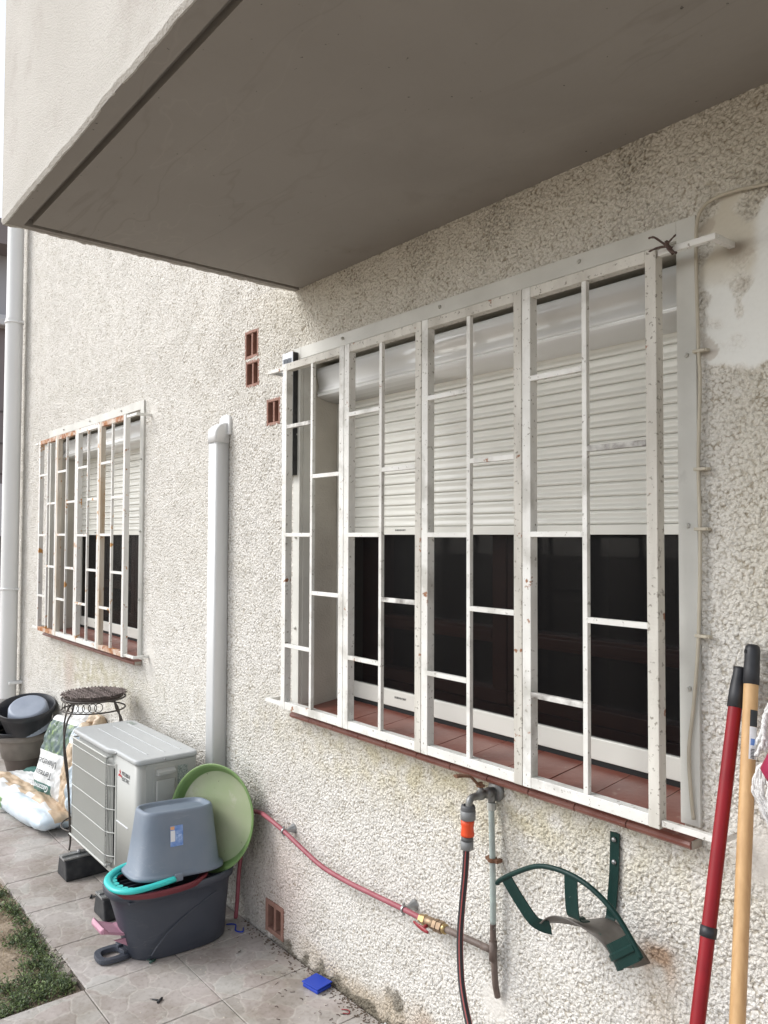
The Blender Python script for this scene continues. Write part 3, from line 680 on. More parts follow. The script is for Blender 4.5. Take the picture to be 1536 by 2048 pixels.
# ================================================================== WINDOW GRILLES
def make_grille(dx, label, rusty):
    x0 = -2.594+dx; pw = .3985; yf, yb = -.090, -.062; z0, z1 = .957, 2.259; t = .028
    root = thing('window_grille', (x0, -.076, z0), label, 'window grille', 'window grilles over the two windows')
    mats = [M_grille, M_rust_paint, M_rust_heavy, M_ochre_rust, M_grille_worn, M_chipped]
    for k in range(4):
        a = x0+k*pw+.001; b = a+pw-.002
        mb = MB(); base = 1 if rusty else 0
        inner = 3 if (rusty and k in (1, 3)) else base
        mb.box(a, a+t, yf, yb, z0, z1, inner if rusty and k in (1, 2, 3) else base); mb.box(b-t, b, yf, yb, z0, z1, base if rusty or k < 1 else 4)
        mb.box(a+t, b-t, yf+.0006, yb, z1-t, z1-.0006, (2 if rusty and k != 2 else (base if rusty else 4))); mb.box(a+t, b-t, yf+.0006, yb, z0+.0006, z0+t, (2 if rusty and k in (3, 0) else base))
        pn = mb.build('grille_panel', mats, root, bevel=.0016)
        c = (a+b)/2; ym = -.083
        mb = MB(); mb.box(c-.007, c+.007, ym-.0065, ym+.0065, z0+t, z1-t, base); mb.build('middle_bar', mats, pn, bevel=.001)
        for ri, (xa, xb, zz) in enumerate(((a+t, c-.007, 2.019), (a+t, c-.007, 1.609), (a+t, c-.007, 1.197), (c+.007, b-t, 1.818), (c+.007, b-t, 1.402))):
            mb = MB(); dz = rnd.uniform(-.002, .002)
            mb.box(xa-(.0 if xa > c else .006), xb, ym-.0068, ym+.0062, zz-.007+dz, zz+.007+dz, 5 if (not rusty and (k, ri) in ((1, 4), (3, 2), (0, 0), (3, 3))) else base); mb.build('rung', mats, pn, bevel=.001)
    x1 = x0+4*pw
    ya, yb2 = -.085, -.071
    for zz in (z0+.006, z1-.020):
        for side in (0, 1):
            mb = MB()
            if side: mb.box(x1, x1+.138, ya, yb2, zz, zz+.014); mb.box(x1+.124, x1+.1385, yb2, .01, zz+.0002, zz+.0138)
            else: mb.box(x0-.118, x0, ya, yb2, zz, zz+.014); mb.box(x0-.118, x0-.104, yb2, .01, zz+.0002, zz+.0138)
            mb.build('mounting_arm', mats, root, bevel=.0012)
    # small welded hinges / screws
    return root
make_grille(0, 'chipped white four-panel bar grille in front of the big near window', False)
make_grille(DX2, 'white four-panel bar grille streaked with orange rust on the far window', True)

# chipped paint flakes exposing steel on two rungs are part of the noise in the paint

# ================================================================== AIR VENTS
for i, (a, b, c, d) in enumerate(VENTS):
    lab = ['upper of the two stacked terracotta vents high on the wall', 'lower of the two stacked terracotta vents high on the wall',
           'single terracotta vent just left of the big window grille', 'terracotta vent at the foot of the wall near the buckets'][i]
    root = thing('air_vent', (a, 0, c), lab, 'air vent', 'terracotta air vents in the wall')
    t = .014 if i < 3 else .018; m_ = (a+b)/2; mb = MB(); yf = -.001 if i < 3 else -.006
    mb.box(a, a+t, yf, .03, c, d); mb.box(b-t, b, yf, .03, c, d); mb.box(a+t, b-t, yf, .03, c, c+t); mb.box(a+t, b-t, yf, .03, d-t, d); mb.box(m_-.007, m_+.007, yf+.003, .03, c+t, d-t)
    mb.build('vent_frame', M_terra, root, bevel=.0025)
    mb = MB(); mb.box(a+.004, b-.004, .028, .08, c+.004, d-.004); mb.build('vent_cavity', M_black, root)

# ================================================================== SOLAR PANEL LIGHT
root = thing('solar_panel', (-2.65, -.01, 1.84), 'slim upright solar panel fixed beside the top left corner of the big window', 'solar panel')
mb = MB(); mb.box(-2.686, -2.612, -.030, -.006, 1.842, 2.321); mb.build('panel_back', M_rubber, root, bevel=.001)
mb = MB(); mb.box(-2.686, -2.681, -.034, -.0302, 1.84, 2.322); mb.box(-2.619, -2.614, -.034, -.0302, 1.84, 2.322); mb.box(-2.681, -2.619, -.034, -.0302, 1.84, 1.852); mb.box(-2.681, -2.619, -.034, -.0302, 2.300, 2.322)
mb.build('panel_frame', M_solar_frame, root)
mb = MB()
for r_ in range(11):
    for c_ in range(2): mb.box(-2.680+c_*.0305, -2.6515+c_*.0305, -.0325, -.0302, 1.854+r_*.0405, 1.8925+r_*.0405)
mb.build('solar_cells', M_solar, root)
mb = MB(); mb.box(-2.681, -2.619, -.0308, -.0301, 1.852, 2.30); mb.build('cell_backing', M_solar_frame, root)

# ================================================================== CABLE DUCT
root = thing('cable_duct', (-3.22, 0, .3), 'tall white plastic pipe duct rising up the wall between the windows', 'duct')
def rrect(x0, x1, y0, y1, r, z, n=4):
    pts = []
    for cx, cy, a0 in ((x1-r, y1-.0001, 0), (x0+r, y1-.0001, 90), (x0+r, y0+r, 180), (x1-r, y0+r, 270)):
        if cy > y1-.001:
            pts.append((x1, y1, z) if a0 == 0 else (x0, y1, z)); continue
        for k in range(n+1):
            a = R(a0+90*k/n); pts.append((cx+r*math.cos(a), cy+r*math.sin(a), z))
    return pts
mb = MB(); mb.rings([rrect(-3.258, -3.183, -.068, -.004, .010, z) for z in (.32, 2.03)], 0, True); mb.build('duct_cover', M_duct, root)
mb = MB(); rs = [rrect(-3.262, -3.179, -.072, -.004, .012, z) for z in (2.018, 2.055)]
for k in range(1, 8):
    t = k/7*R(88); dy = .052*(1-math.cos(t)); dz = .052*math.sin(t)
    rs.append([(x, max(min(y+dy*(1 if y < -.01 else 0), -.004), -.08), 2.055+dz*(1.0 if y > -.01 else 1.0)) for x, y, z in rrect(-3.262, -3.179, -.072, -.004, .012, 0)])
mb.rings(rs, 0, True); mb.build('elbow', M_duct, root)
def arch(x0, x1, z0, z1, r, n=6):
    p = [(x0, z0), (x1, z0)]
    for k in range(n+1): a = R(90*k/n); p.append((x1-r+r*math.cos(a), z1-r+r*math.sin(a)))
    for k in range(n+1): a = R(90+90*k/n); p.append((x0+r+r*math.cos(a), z1-r+r*math.sin(a)))
    return p
mb = MB(); mb.prism(arch(-3.258, -3.162, 2.055, 2.145, .028), -.014, .0, 'y'); mb.build('wall_flange', M_duct, root, bevel=.004, seg=3)

# ================================================================== DRAIN PIPE
root = thing('drain_pipe', (-6.52, -.08, 0), 'white plastic rainwater downpipe at the far left end of the wall', 'drainpipe')
px, py = -6.525, -.085
mb = MB()
mb.lathe([(.062, .36), (.062, 1.20), (.062, 3.27)], (px, py, 0), 28); mb.lathe([(.062, 3.24), (.058, 3.25), (.058, 4.62)], (px, py, 0), 28)
mb.build('pipe', M_pvc, root)
for z in (1.20, 3.24): 
    mb = MB(); mb.lathe([(.063, z-.008), (.068, z-.006), (.068, z+.006), (.063, z+.008)], (px, py, 0), 28); mb.box(px+.05, px+.085, py+.02, py+.05, z-.006, z+.006); mb.build('pipe_clip', M_pvc, root)
mb = MB(); mb.box(px+.02, px+.09, py-.01, 0, .485, .505); mb.build('pipe_bracket', M_pvc, root, bevel=.003)
mb = MB(); mb.lathe([(.085, -.02), (.085, .30), (.075, .37), (.063, .38)], (px, py, 0), 20); mb.build('concrete_socket', M_concrete, root)

# ================================================================== NEIGHBOUR HOUSE
root = thing('neighbour_house', (-14, 3, 0), 'mauve neighbouring house glimpsed left of the drainpipe', 'house')
mb = MB(); mb.box(-22, -14, -1.2, 9, -.05, 5.0); mb.build('wall', M_nbr, root)
mb = MB(); mb.box(-22, -13.75, -1.45, 9, 5.0, 5.12); mb.box(-22, -13.85, -1.35, 9, 5.12, 5.2); mb.build('cornice', M_nbr_white, root, bevel=.02)
mb = MB(); mb.box(-22, -14.0, -1.2, 9, 5.2, 6.2); mb.build('upper_wall', mat('pale_upper_wall', (.42, .41, .43), .9), root)
mb = MB(); mb.box(-22, -13.4, -1.6, 9, 6.2, 6.6); mb.build('roof', M_nbr, root)
for z in (3.62, 3.1, 2.6):
    mb = MB(); mb.box(-14.02, -13.99, -1.2, 9, z, z+.03); mb.build('render_line', mat('shadow_gap', (.12, .10, .10), .9), root)
mb = MB(); mb.box(-14.25, -13.9, .8, 2.6, 1.6, 2.45); mb.build('shed_panel', M_nbr_white, root)

# ================================================================== CABLE RIGHT OF THE WINDOW
root = thing('wall_cable', (-.95, 0, 1), 'cream painted cable clipped down the right edge of the big window', 'cable')
cp = [(-.60, -.012, 2.33), (-.70, -.012, 2.345), (-.787, -.012, 2.352), (-.847, -.012, 2.360), (-.893, -.013, 2.360), (-.925, -.015, 2.349), (-.940, -.017, 2.322), (-.944, -.018, 2.268), (-.9435, -.018, 2.187), (-.940, -.018, 2.028), (-.937, -.018, 1.948), (-.943, -.018, 1.771), (-.9405, -.018, 1.65), (-.941, -.018, 1.548), (-.946, -.019, 1.372), (-.958, -.019, 1.235), (-.971, -.019, 1.126), (-.967, -.019, 1.03), (-.962, -.018, .975)]
mb = MB(); mb.tube(smooth_path(cp, 5), .0042, 8); mb.build('cable', M_cable, root)
for z in (2.022, 1.756, 1.622, 1.384):
    mb = MB(); mb.box(-.952, -.918, -.0245, -.008, z-.0035, z+.0035); mb.cyl((-.924, -.024, z), (-.924, -.027, z), .0035, .003, 8); mb.build('cable_clip', M_cable, root, bevel=.001)

# ================================================================== TWIG on the grille arm
root = thing('twig_bundle', (-.97, -.095, 2.25), 'knotted dark dry twig caught on the top right arm of the near grille', 'twig')
mb = MB()
for pth, r in (([(-1.012, -.100, 2.280), (-.995, -.104, 2.276), (-.972, -.100, 2.255), (-.955, -.098, 2.243)], .0024), ([(-.943, -.102, 2.268), (-.958, -.104, 2.256), (-.966, -.100, 2.249), (-.962, -.097, 2.240)], .0022),
               ([(-1.008, -.106, 2.247), (-.985, -.102, 2.251), (-.962, -.100, 2.247)], .0024), ([(-.968, -.099, 2.254), (-.958, -.103, 2.237), (-.941, -.104, 2.226)], .0028), ([(-.970, -.095, 2.262), (-.962, -.104, 2.246), (-.956, -.090, 2.232)], .0045)):
    P_ = smooth_path(pth, 4); mb.tube(P_, [r*(.7+.5*abs(math.sin(i*1.7))) for i in range(len(P_))], 6)
mb.build('twigs', M_twig, root)

# sill wire
mb = MB(); mb.tube(smooth_path([(-2.01, .12, .9555), (-1.975, .10, .975), (-1.94, .075, .97), (-1.90, .02, .946)], 6), .0016, 6)
tag(mb.build('thin_wire', M_blkplastic), 'short thin dark wire curling over the red sill of the big window', 'wire')

# ================================================================== TAP + HOSE + PIPES
root = thing('garden_tap', (-1.574, 0, .88), 'grey metal wall tap with rusty lever under the big window sill', 'tap')
x = -1.574
def ymat(): return Matrix(((1, 0, 0), (0, 0, -1), (0, 1, 0)))   # local z -> -y
mb = MB(); mb.lathe([(.001, -.002), (.029, -.002), (.030, .003), (.026, .008), (.017, .011), (.013, .012)], (x, 0, .884), 26, M=ymat()); mb.build('wall_flange', M_tapgrey, root)
mb = MB(); mb.lathe([(.013, .008), (.013, .026), (.0155, .028), (.0155, .040), (.012, .042), (.012, .056), (.014, .058), (.014, .070), (.011, .074), (.010, .088)], (x, 0, .884), 20, M=ymat())
mb.tube(smooth_path([(x, -.084, .884), (x, -.097, .884), (x, -.106, .878), (x, -.109, .868), (x, -.109, .854)], 4), .0098, 14)
mb.cyl((x, -.020, .884), (x, -.020, .852), .0115, .0105, 16); mb.cyl((x, -.064, .884), (x, -.064, .910), .0095, .008, 14)
mb.build('tap_body', M_tapgrey, root)
mb = MB(); mb.lathe([(.0095, 0), (.0125, .002), (.0125, .006), (.007, .008), (.006, .014)], (x, -.064, .906), 6, smooth=False); mb.build('spindle_nut', M_rusty, root)
mb = MB(); P_ = [(x, -.064, .909), (x-.004, -.076, .919), (x-.006, -.092, .935), (x-.006, -.106, .943), (x-.006, -.134, .949), (x-.006, -.156, .951)]
mb.tube(smooth_path(P_, 4), .0085, 8, flat=(.45, 1.0)); mb.build('lever', M_rusty, root)
root = thing('hose_connector', (x-.004, -.109, .82), 'grey and orange quick connector hanging from the tap spout', 'hose connector')
hx, hy = x-.005, -.108; tl = Matrix.Rotation(R(4), 3, 'Y')
mb = MB(); mb.lathe([(.012, .864), (.0185, .864), (.0200, .859), (.0200, .850)], (hx, hy, 0), 24); mb.build('inner_collar', M_dkgrey_conn, root)
mb = MB(); mb.lathe([(.017, .8505), (.0210, .850), (.0210, .826), (.016, .825)], (hx, hy, 0), 24); mb.build('grey_collar', M_grey_conn, root)
mb = MB(); mb.lathe([(.0160, .8248), (.0185, .824), (.0182, .812), (.0166, .802), (.0184, .788), (.0190, .781), (.015, .780)], (hx-.002, hy, 0), 24); mb.build('orange_sleeve', M_orange, root)
mb = MB(); mb.lathe([(.013, .7798), (.0168, .778), (.0168, .768), (.013, .767)], (hx-.003, hy, 0), 24); mb.build('dark_ring', M_dkgrey_conn, root)
mb = MB(); mb.lathe([(.013, .7668), (.0184, .766), (.0176, .744), (.012, .742)], (hx-.004, hy, 0), 24); mb.build('hose_nut', M_grey_conn, root)
hp = [(-1.583, -.108, .76), (-1.585, -.109, .73), (-1.589, -.110, .671), (-1.593, -.115, .603), (-1.593, -.125, .505), (-1.574, -.140, .417), (-1.547, -.155, .368), (-1.505, -.172, .31), (-1.43, -.20, .22), (-1.33, -.25, .12), (-1.20, -.33, .045), (-1.0, -.46, .012), (-.6, -.7, .010), (-.1, -.85, .010)]
mb = MB(); mb.tube(smooth_path(hp, 8), .0092, 18, mi=[0, 0, 1, 1, 0, 0, 0, 1, 0, 0, 0, 1, 1, 0, 0, 0, 0, 1])
hose = mb.build('garden_hose', [M_hose, M_hose_red]); tag(hose, 'black garden hose with red stripes hanging down from the tap', 'hose')

root = thing('riser_pipe', (-1.562, -.03, .3), 'thin weathered grey green water pipe running down the wall below the tap', 'water pipe')
mb = MB(); mb.tube(smooth_path([(-1.573, -.022, .853), (-1.568, -.026, .80), (-1.563, -.028, .703), (-1.561, -.028, .60), (-1.561, -.028, .525)], 5), .0085, 14); mb.build('upper_pipe', M_riser, root)
mb = MB(); mb.tube(smooth_path([(-1.561, -.028, .526), (-1.561, -.028, .50), (-1.561, -.027, .47)], 4), .0086, 14); mb.tube(smooth_path([(-1.560, -.027, .47), (-1.559, -.025, .41), (-1.558, -.022, .36), (-1.559, -.012, .322)], 5), .009, 14); mb.build('lower_pipe', M_darkpipe, root)
mb = MB(); mb.lathe([(.010, .835), (.0135, .836), (.0135, .853), (.010, .855)], (-1.573, -.021, 0), 8, smooth=False); mb.build('union_nut', mat('old_white_nut', (.45, .46, .42), .6, (.33, .33, .3), 60), root)
mb = MB(); mb.lathe([(.0105, .695), (.0145, .696), (.0145, .706), (.0105, .707)], (-1.563, -.028, 0), 14); mb.box(-1.586, -1.574, -.034, -.010, .696, .706); mb.box(-1.552, -1.540, -.034, -.010, .696, .706)
mb.build('pipe_clamp', M_rusty, root, bevel=.002)
mb = MB(); mb.cyl((-1.561, -.028, .478), (-1.561, -.028, .425), .0115, .0115, 14); mb.tube([(-1.60, -.034, .452), (-1.561, -.028, .452)], .010, 12); mb.build('tee_fitting', M_darkpipe, root)

root = thing('red_pipe', (-2.2, -.045, .44), 'faded red plastic water pipe sagging along the lower wall', 'water pipe')
rp = [(-2.995, -.05, .02), (-2.99, -.045, .11), (-2.995, -.035, .22), (-2.98, -.020, .36), (-2.93, -.018, .46), (-2.844, -.024, .486), (-2.80, -.034, .492), (-2.735, -.045, .494), (-2.628, -.045, .477), (-2.492, -.045, .448), (-2.375, -.045, .427), (-2.228, -.045, .424), (-2.075, -.045, .431), (-1.919, -.045, .439), (-1.835, -.045, .441)]
mb = MB(); mb.tube(smooth_path(rp, 6), .0084, 14); mb.build('pipe', M_redpipe, root)
for cx, cz in ((-2.632, .478), (-1.925, .439)):
    mb = MB(); mb.tube([(cx-.004, -.045, cz), (cx+.004, -.045, cz)], .0125, 14); mb.box(cx-.003, cx+.003, -.049, -.041, cz+.010, cz+.020); mb.box(cx-.003, cx+.003, -.049, -.041, cz-.019, cz-.010)
    cl = mb.build('pipe_clip', M_steel, root, bevel=.001)
    mb = MB(); mb.lathe([(.004, .04), (.006, .030), (.016, .006), (.019, .001), (.017, -.002)], (cx+.002, 0, cz+.002), 18, M=ymat()); mb.build('clip_rosette', M_steel, cl)
root = thing('brass_valve', (-1.78, -.045, .44), 'small brass ball valve with red butterfly handle on the red pipe', 'valve')
def along(p0, p1, prof, n=16, name='x', mt=None, par=None, smooth=True):
    a, b = Vector(p0), Vector(p1); q = (b-a).normalized().to_track_quat('Z', 'Y').to_matrix(); mb = MB(); mb.lathe(prof, a, n, M=q, smooth=smooth); return mb.build(name, mt, par)
va, vb = (-1.848, -.045, .4405), (-1.55, -.028, .4535)
along(va, vb, [(.010, 0), (.0135, .001), (.0135, .014), (.0165, .015), (.0165, .026), (.0135, .027)], 6, 'compression_nut', M_brass, root, False)
along(va, vb, [(.0135, .0265), (.0155, .030), (.0155, .060), (.0135, .062)], 18, 'valve_body', M_bronze, root)
along(va, vb, [(.0135, .0625), (.0185, .063), (.0185, .076), (.016, .077), (.016, .081), (.0185, .082), (.0185, .096), (.014, .097)], 6, 'hex_nut', M_bronze, root, False)
along(va, vb, [(.0135, .0965), (.0145, .099), (.0145, .108), (.010, .110)], 18, 'brass_ring', M_brass, root)
mb = MB(); vx, vz = -1.803, .442
mb.cyl((vx, -.058, vz-.004), (vx, -.074, vz-.006), .006, .005, 10); mb.tube([(vx-.036, -.080, vz+.002), (vx-.018, -.077, vz-.004), (vx, -.075, vz-.008), (vx+.014, -.077, vz-.008), (vx+.030, -.080, vz-.006)], [.003, .006, .0075, .006, .004], 10, flat=(1, .6)); mb.build('butterfly_handle', M_redhandle, root)
along((-1.742, -.039, .4452), (-1.57, -.029, .452), [(.0085, 0), (.0095, .003), (.0095, .165)], 14, 'branch_pipe', M_darkpipe, root)

# ================================================================== HOSE HANGER
root = thing('hose_hanger', (-1.18, 0, .70), 'dark green metal hose hanger screwed to the wall, hanging bent', 'hose hanger')
def strip(mb, pts, w, t, mi=0, wdir=(1, 0, 0), rib=0.0):
    P = [Vector(p) for p in pts]; rs = []
    for i, p in enumerate(P):
        d = (P[min(i+1, len(P)-1)]-P[max(i-1, 0)]).normalized(); W_ = Vector(wdir[i] if isinstance(wdir, list) else wdir); W_ = (W_-d*W_.dot(d)).normalized(); n_ = d.cross(W_).normalized()
        ww = w[i] if isinstance(w, list) else w
        rs.append([p-W_*ww/2-n_*t/2, p-W_*ww*.16-n_*t/2, p-W_*ww*.10-n_*(t/2+rib), p+W_*ww*.10-n_*(t/2+rib), p+W_*ww*.16-n_*t/2, p+W_*ww/2-n_*t/2, p+W_*ww/2+n_*t/2, p+W_*ww*.1+n_*t*.3, p-W_*ww*.1+n_*t*.3, p-W_*ww/2+n_*t/2])
    mb.rings(rs, mi, False)
arc = [(-1.412, -.17, .722), (-1.407, -.17, .731), (-1.366, -.17, .761), (-1.288, -.17, .806), (-1.227, -.17, .820), (-1.165, -.17, .819), (-1.113, -.17, .805), (-1.061, -.17, .776), (-1.024, -.17, .739), (-.996, -.17, .705)]
mb = MB(); mb.tube(smooth_path(arc, 5), .0062, 12); mb.build('rim', M_green, root)
mb = MB(); strip(mb, smooth_path([(-1.382, -.171, .750), (-1.372, -.170, .738), (-1.338, -.166, .702), (-1.308, -.160, .672), (-1.290, -.152, .661), (-1.262, -.145, .662)], 3), .036, .003, 0, (.75, .0, .66), .003); mb.build('strap', M_green, root)
mb = MB(); strip(mb, smooth_path([(-1.180, -.172, .816), (-1.180, -.171, .78), (-1.179, -.168, .74), (-1.178, -.160, .719), (-1.176, -.13, .711)], 3), .036, .003, 0, (1, .0, 0), .003); mb.build('strap', M_green, root)
mb = MB(); strip(mb, smooth_path([(-1.012, -.172, .724), (-1.035, -.171, .705), (-1.066, -.167, .680), (-1.080, -.155, .668), (-1.082, -.13, .662)], 3), .054, .003, 0, (-.55, .0, .83), .004); mb.build('strap', M_green, root)
mb = MB(); strip(mb, smooth_path([(-1.176, -.006, .882), (-1.176, -.007, .85), (-1.178, -.008, .78), (-1.185, -.009, .70), (-1.187, -.012, .672), (-1.186, -.030, .661), (-1.183, -.09, .684)], 4), .026, .003, 0, (1, 0, 0), .003); ws = mb.build('back_strap', M_green, root)
for z in (.866, .812):
    mb = MB(); mb.lathe([(.0005, .015), (.003, .015), (.0062, .012), (.0062, .010)], (-1.176, 0, z), 14, M=ymat()); mb.build('screw', M_steel, ws)
# arched saddle sheet, front edge at the straps, back edge against the wall
mb = MB(); na = 22; nb = 8; vs = []
for j in range(nb+1):
    t = j/nb; yy = -.158+t*.148
    for i in range(na+1):
        s_ = i/na; ang = (s_-.46)*1.65; rad = .150
        xx = -1.182+rad*math.sin(ang)*(1-.10*t); zz = .712-rad*(1-math.cos(ang))*1.05-t*.045+.004*math.sin(s_*9+t*4)
        vs.append((xx, yy, zz))
fs = [(j*(na+1)+i, j*(na+1)+i+1, (j+1)*(na+1)+i+1, (j+1)*(na+1)+i) for j in range(nb) for i in range(na)]
mb.add(vs, fs, 0, True); sad = mb.build('saddle', M_greenworn, root)
so = sad.modifiers.new('thick', 'SOLIDIFY'); so.thickness = .002

# ================================================================== POLES
def pole(name, label, top, bot, r, mt, grip_len, cat, collar=None):
    a, b = Vector(top), Vector(bot); d = (b-a).normalized(); root = thing(name, b, label, cat)
    q = (a-b).normalized().to_track_quat('Z', 'Y').to_matrix(); Ltot = (a-b).length
    return root, a, b, q, Ltot
root, a, b, q, Lt = pole('broom_handle', 'dark red metal pole with black grip leaning left of the wooden handle', (-.846, -.030, 1.328), (-.781, -.52, .0), .0138, M_redpole, .08, 'pole')
mb = MB(); mb.lathe([(.001, 0), (.0138, .0), (.0138, .57), (.0138, Lt-.07)], b, 24, M=q); mb.build('shaft', M_redpole, root)
zc = Lt*(.840/1.328)
mb = MB(); mb.lathe([(.0138, zc-.010), (.0158, zc-.0095), (.0158, zc+.0095), (.0138, zc+.010)], b, 24, M=q); mb.build('collar', M_blkplastic, root)
mb = MB(); mb.lathe([(.0138, Lt-.086), (.0163, Lt-.085), (.0158, Lt-.055), (.0145, Lt-.030), (.0142, Lt-.029), (.0128, Lt-.018), (.0122, Lt-.008), (.0128, Lt-.001), (.010, Lt), (.0001, Lt-.001)], b, 24, M=q); mb.build('grip', M_blkplastic, root)
root, a, b, q, Lt = pole('wooden_handle', 'pale wooden broom handle with black cap leaning at the right edge', (-.820, -.026, 1.378), (-.700, -.42, .0), .0142, M_pole_wood, .09, 'pole')
mb = MB(); mb.lathe([(.001, 0), (.0145, .0), (.0145, .5), (.0145, Lt-.07)], b, 24, M=q); mb.build('shaft', M_pole_wood, root)
mb = MB(); mb.lathe([(.0145, Lt-.083), (.0160, Lt-.082), (.0157, Lt-.05), (.0150, Lt-.032), (.0152, Lt-.031), (.0150, Lt-.012), (.0140, Lt-.004), (.010, Lt), (.0001, Lt)], b, 24, M=q); cap = mb.build('cap', M_blkplastic, root)
pm = b+q @ Vector((0, 0, Lt-.015)); 
mb = MB(); hd = Vector((-.55, -.83, -.2)).normalized(); hq = hd.to_track_quat('Z', 'Y').to_matrix(); mb.lathe([(.001, .0158), (.0062, .0158), (.0072, .0150), (.0062, .010)], pm, 18, M=hq, sx=.75, sy=1.25); mb.build('hanging_hole', M_black, cap)
# label wrapped round the handle
def wrap_label(b, q, r, z0, z1, a0, a1, n, mt, name, par):
    mb = MB(); vs = []; 
    for k in range(n+1):
        t = R(a0+(a1-a0)*k/n)
        for z in (z0, z1): vs.append(b+q @ Vector((r*math.cos(t), r*math.sin(t), z)))
    mb.add(vs, [(2*i, 2*i+2, 2*i+3, 2*i+1) for i in range(n)], 0, True); return mb.build(name, mt, par, recalc=False)
qi = q.transposed(); dc = qi @ (Vector((0.55, -.83, 0)).normalized()); ca = math.degrees(math.atan2(dc.y, dc.x))
wrap_label(b, q, .01485, Lt-.168, Lt-.135, ca-5, ca+65, 10, M_ink, 'black_label', root)
wrap_label(b, q, .01485, Lt-.232, Lt-.1685, ca-5, ca+65, 10, M_ink_white, 'white_label', root)
wrap_label(b, q, .01500, Lt-.205, Lt-.192, ca+5, ca+40, 10, M_ink_blue, 'label_block', root)
for k in range(7): wrap_label(b, q, .01500, Lt-.2305+k*.0028, Lt-.2288+k*.0028, ca+8, ca+40, 6, M_ink, 'label_bar', root)
# mop head to the right
root = thing('string_mop', (-.74, -.10, 1.15), 'white cord mop with magenta socket at the right edge of the picture', 'mop')
mb = MB(); mb.lathe([(.001, .03), (.012, .032), (.020, .02), (.030, -.02), (.034, -.06), (.02, -.075), (.001, -.075)], (-.700, -.13, 1.205), 22, M=Matrix.Rotation(R(20), 3, 'Y')); mb.build('socket', M_magenta, root)
mb = MB(); mb.cyl((-.71, -.13, 1.20), (-.60, -.35, .02), .011, .011, 14); mb.build('shaft', M_redpole, root)
rr = random.Random(9); mb = MB()
st = [[(-.725, -.10, 1.29), (-.757, -.085, 1.272), (-.770, -.08, 1.245), (-.774, -.08, 1.222), (-.779, -.08, 1.205), (-.790, -.082, 1.184), (-.792, -.084, 1.175)],
      [(-.74, -.09, 1.265), (-.764, -.085, 1.240), (-.770, -.083, 1.215), (-.764, -.085, 1.195), (-.772, -.084, 1.178)],
      [(-.72, -.12, 1.28), (-.755, -.10, 1.258), (-.764, -.095, 1.23), (-.768, -.09, 1.20), (-.784, -.09, 1.165)]]
for k in range(16):
    x_ = rr.uniform(-.765, -.69); st.append([(x_+.03, -.13, 1.17), (x_, -.12, 1.15), (x_-.008+rr.uniform(-.01, .01), -.11, 1.10), (x_+rr.uniform(-.02, .02), -.10, 1.04+rr.uniform(-.02, .03))])
for s_ in st:
    P_ = smooth_path(s_, 6)
    for ph in (0, PI):
        Q_ = [p+Vector((.0022*math.cos(i*1.1+ph), .0022*math.sin(i*1.1+ph), 0)) for i, p in enumerate(P_)]; mb.tube(Q_, .0032, 6)
mb.build('cords', M_cord, root)

# ================================================================== AIR CONDITIONER
root = thing('air_conditioner', (-3.66, -.24, 0), 'cream outdoor air conditioning unit with a fan guard standing on black feet', 'air conditioner')
def rr4(x0, x1, y0, y1, r, z, n=5, notch=False):
    pts = []
    for cx, cy, a0 in ((x1-r, y1-r, 0), (x0+r, y1-r, 90), (x0+r, y0+r, 180), (x1-r, y0+r, 270)):
        for k in range(n+1):
            a = R(a0+90*k/n); pts.append((cx+r*math.cos(a), cy+r*math.sin(a), z))
    return pts
ax0, ax1, ay0, ay1 = -4.012, -3.262, -.374, -.10
mb = MB(); mb.rings([rr4(ax0, ax1, ay0, ay1, .028, z) for z in (.125, .642)], 0, True); 
body = mb.build('casing', M_ac, root)
mb = MB(); mb.rings([rr4(ax0-.004, ax1+.004, ay0-.004, ay1+.004, .03, z) for z in (.112, .136)], 0, True); mb.build('base_tray', M_ac, root, bevel=.002)
def lid_ring(z, g):
    pts = [(ax1+g, ay1+g, z), (ax0-g, ay1+g, z)]
    out = []
    for cx, cy, a0, a1_ in ((ax1+g-.03, ay1+g-.03, 0, 90), (ax0-g+.03, ay1+g-.03, 90, 180)):
        for k in range(6): a = R(a0+(a1_-a0)*k/5); out.append((cx+.03*math.cos(a), cy+.03*math.sin(a), z))
    yl = ay0-g-.020
    for k in range(6): a = R(180+90*k/5); out.append((ax0-g+.03+.03*math.cos(a), yl+.03+.03*math.sin(a), z))
    out += [(-3.56, yl, z), (-3.535, yl+.001, z), (-3.515, yl+.010, z), (-3.500, ay0-g, z), (-3.48, ay0-g, z)]
    for k in range(6): a = R(270+90*k/5); out.append((ax1+g-.03+.03*math.cos(a), ay0-g+.03+.03*math.sin(a), z))
    return out
mb = MB(); mb.rings([lid_ring(.6405, .003), lid_ring(.643, .006), lid_ring(.656, .006), lid_ring(.661, .003), lid_ring(.662, -.004)], 0, True)
lid = mb.build('lid', M_ac_top, root)
for yy_ in (-.30, -.225, -.15):
    mb = MB(); mb.box(-3.94, -3.33, yy_-.004, yy_+.004, .6605, .6636); mb.build('lid_rib', M_ac_top, lid, bevel=.0015)
mb = MB(); mb.box(-3.97, -3.90, -.15, -.12, .6621, .6628); mb.build('lid_sticker', M_stickergrey, lid)
mb = MB(); mb.lathe([(.0005, .004), (.004, .003), (.005, 0)], (ax1+.0085, -.255, .651), 10, M=Matrix(((0, 0, 1), (0, 1, 0), (-1, 0, 0)))); mb.build('lid_screw', M_steel, lid); mb = MB(); mb.lathe([(.0005, .004), (.004, .003), (.005, 0)], (-3.478, ay0-.0085, .650), 10, M=ymat()); mb.build('lid_screw', M_steel, lid)
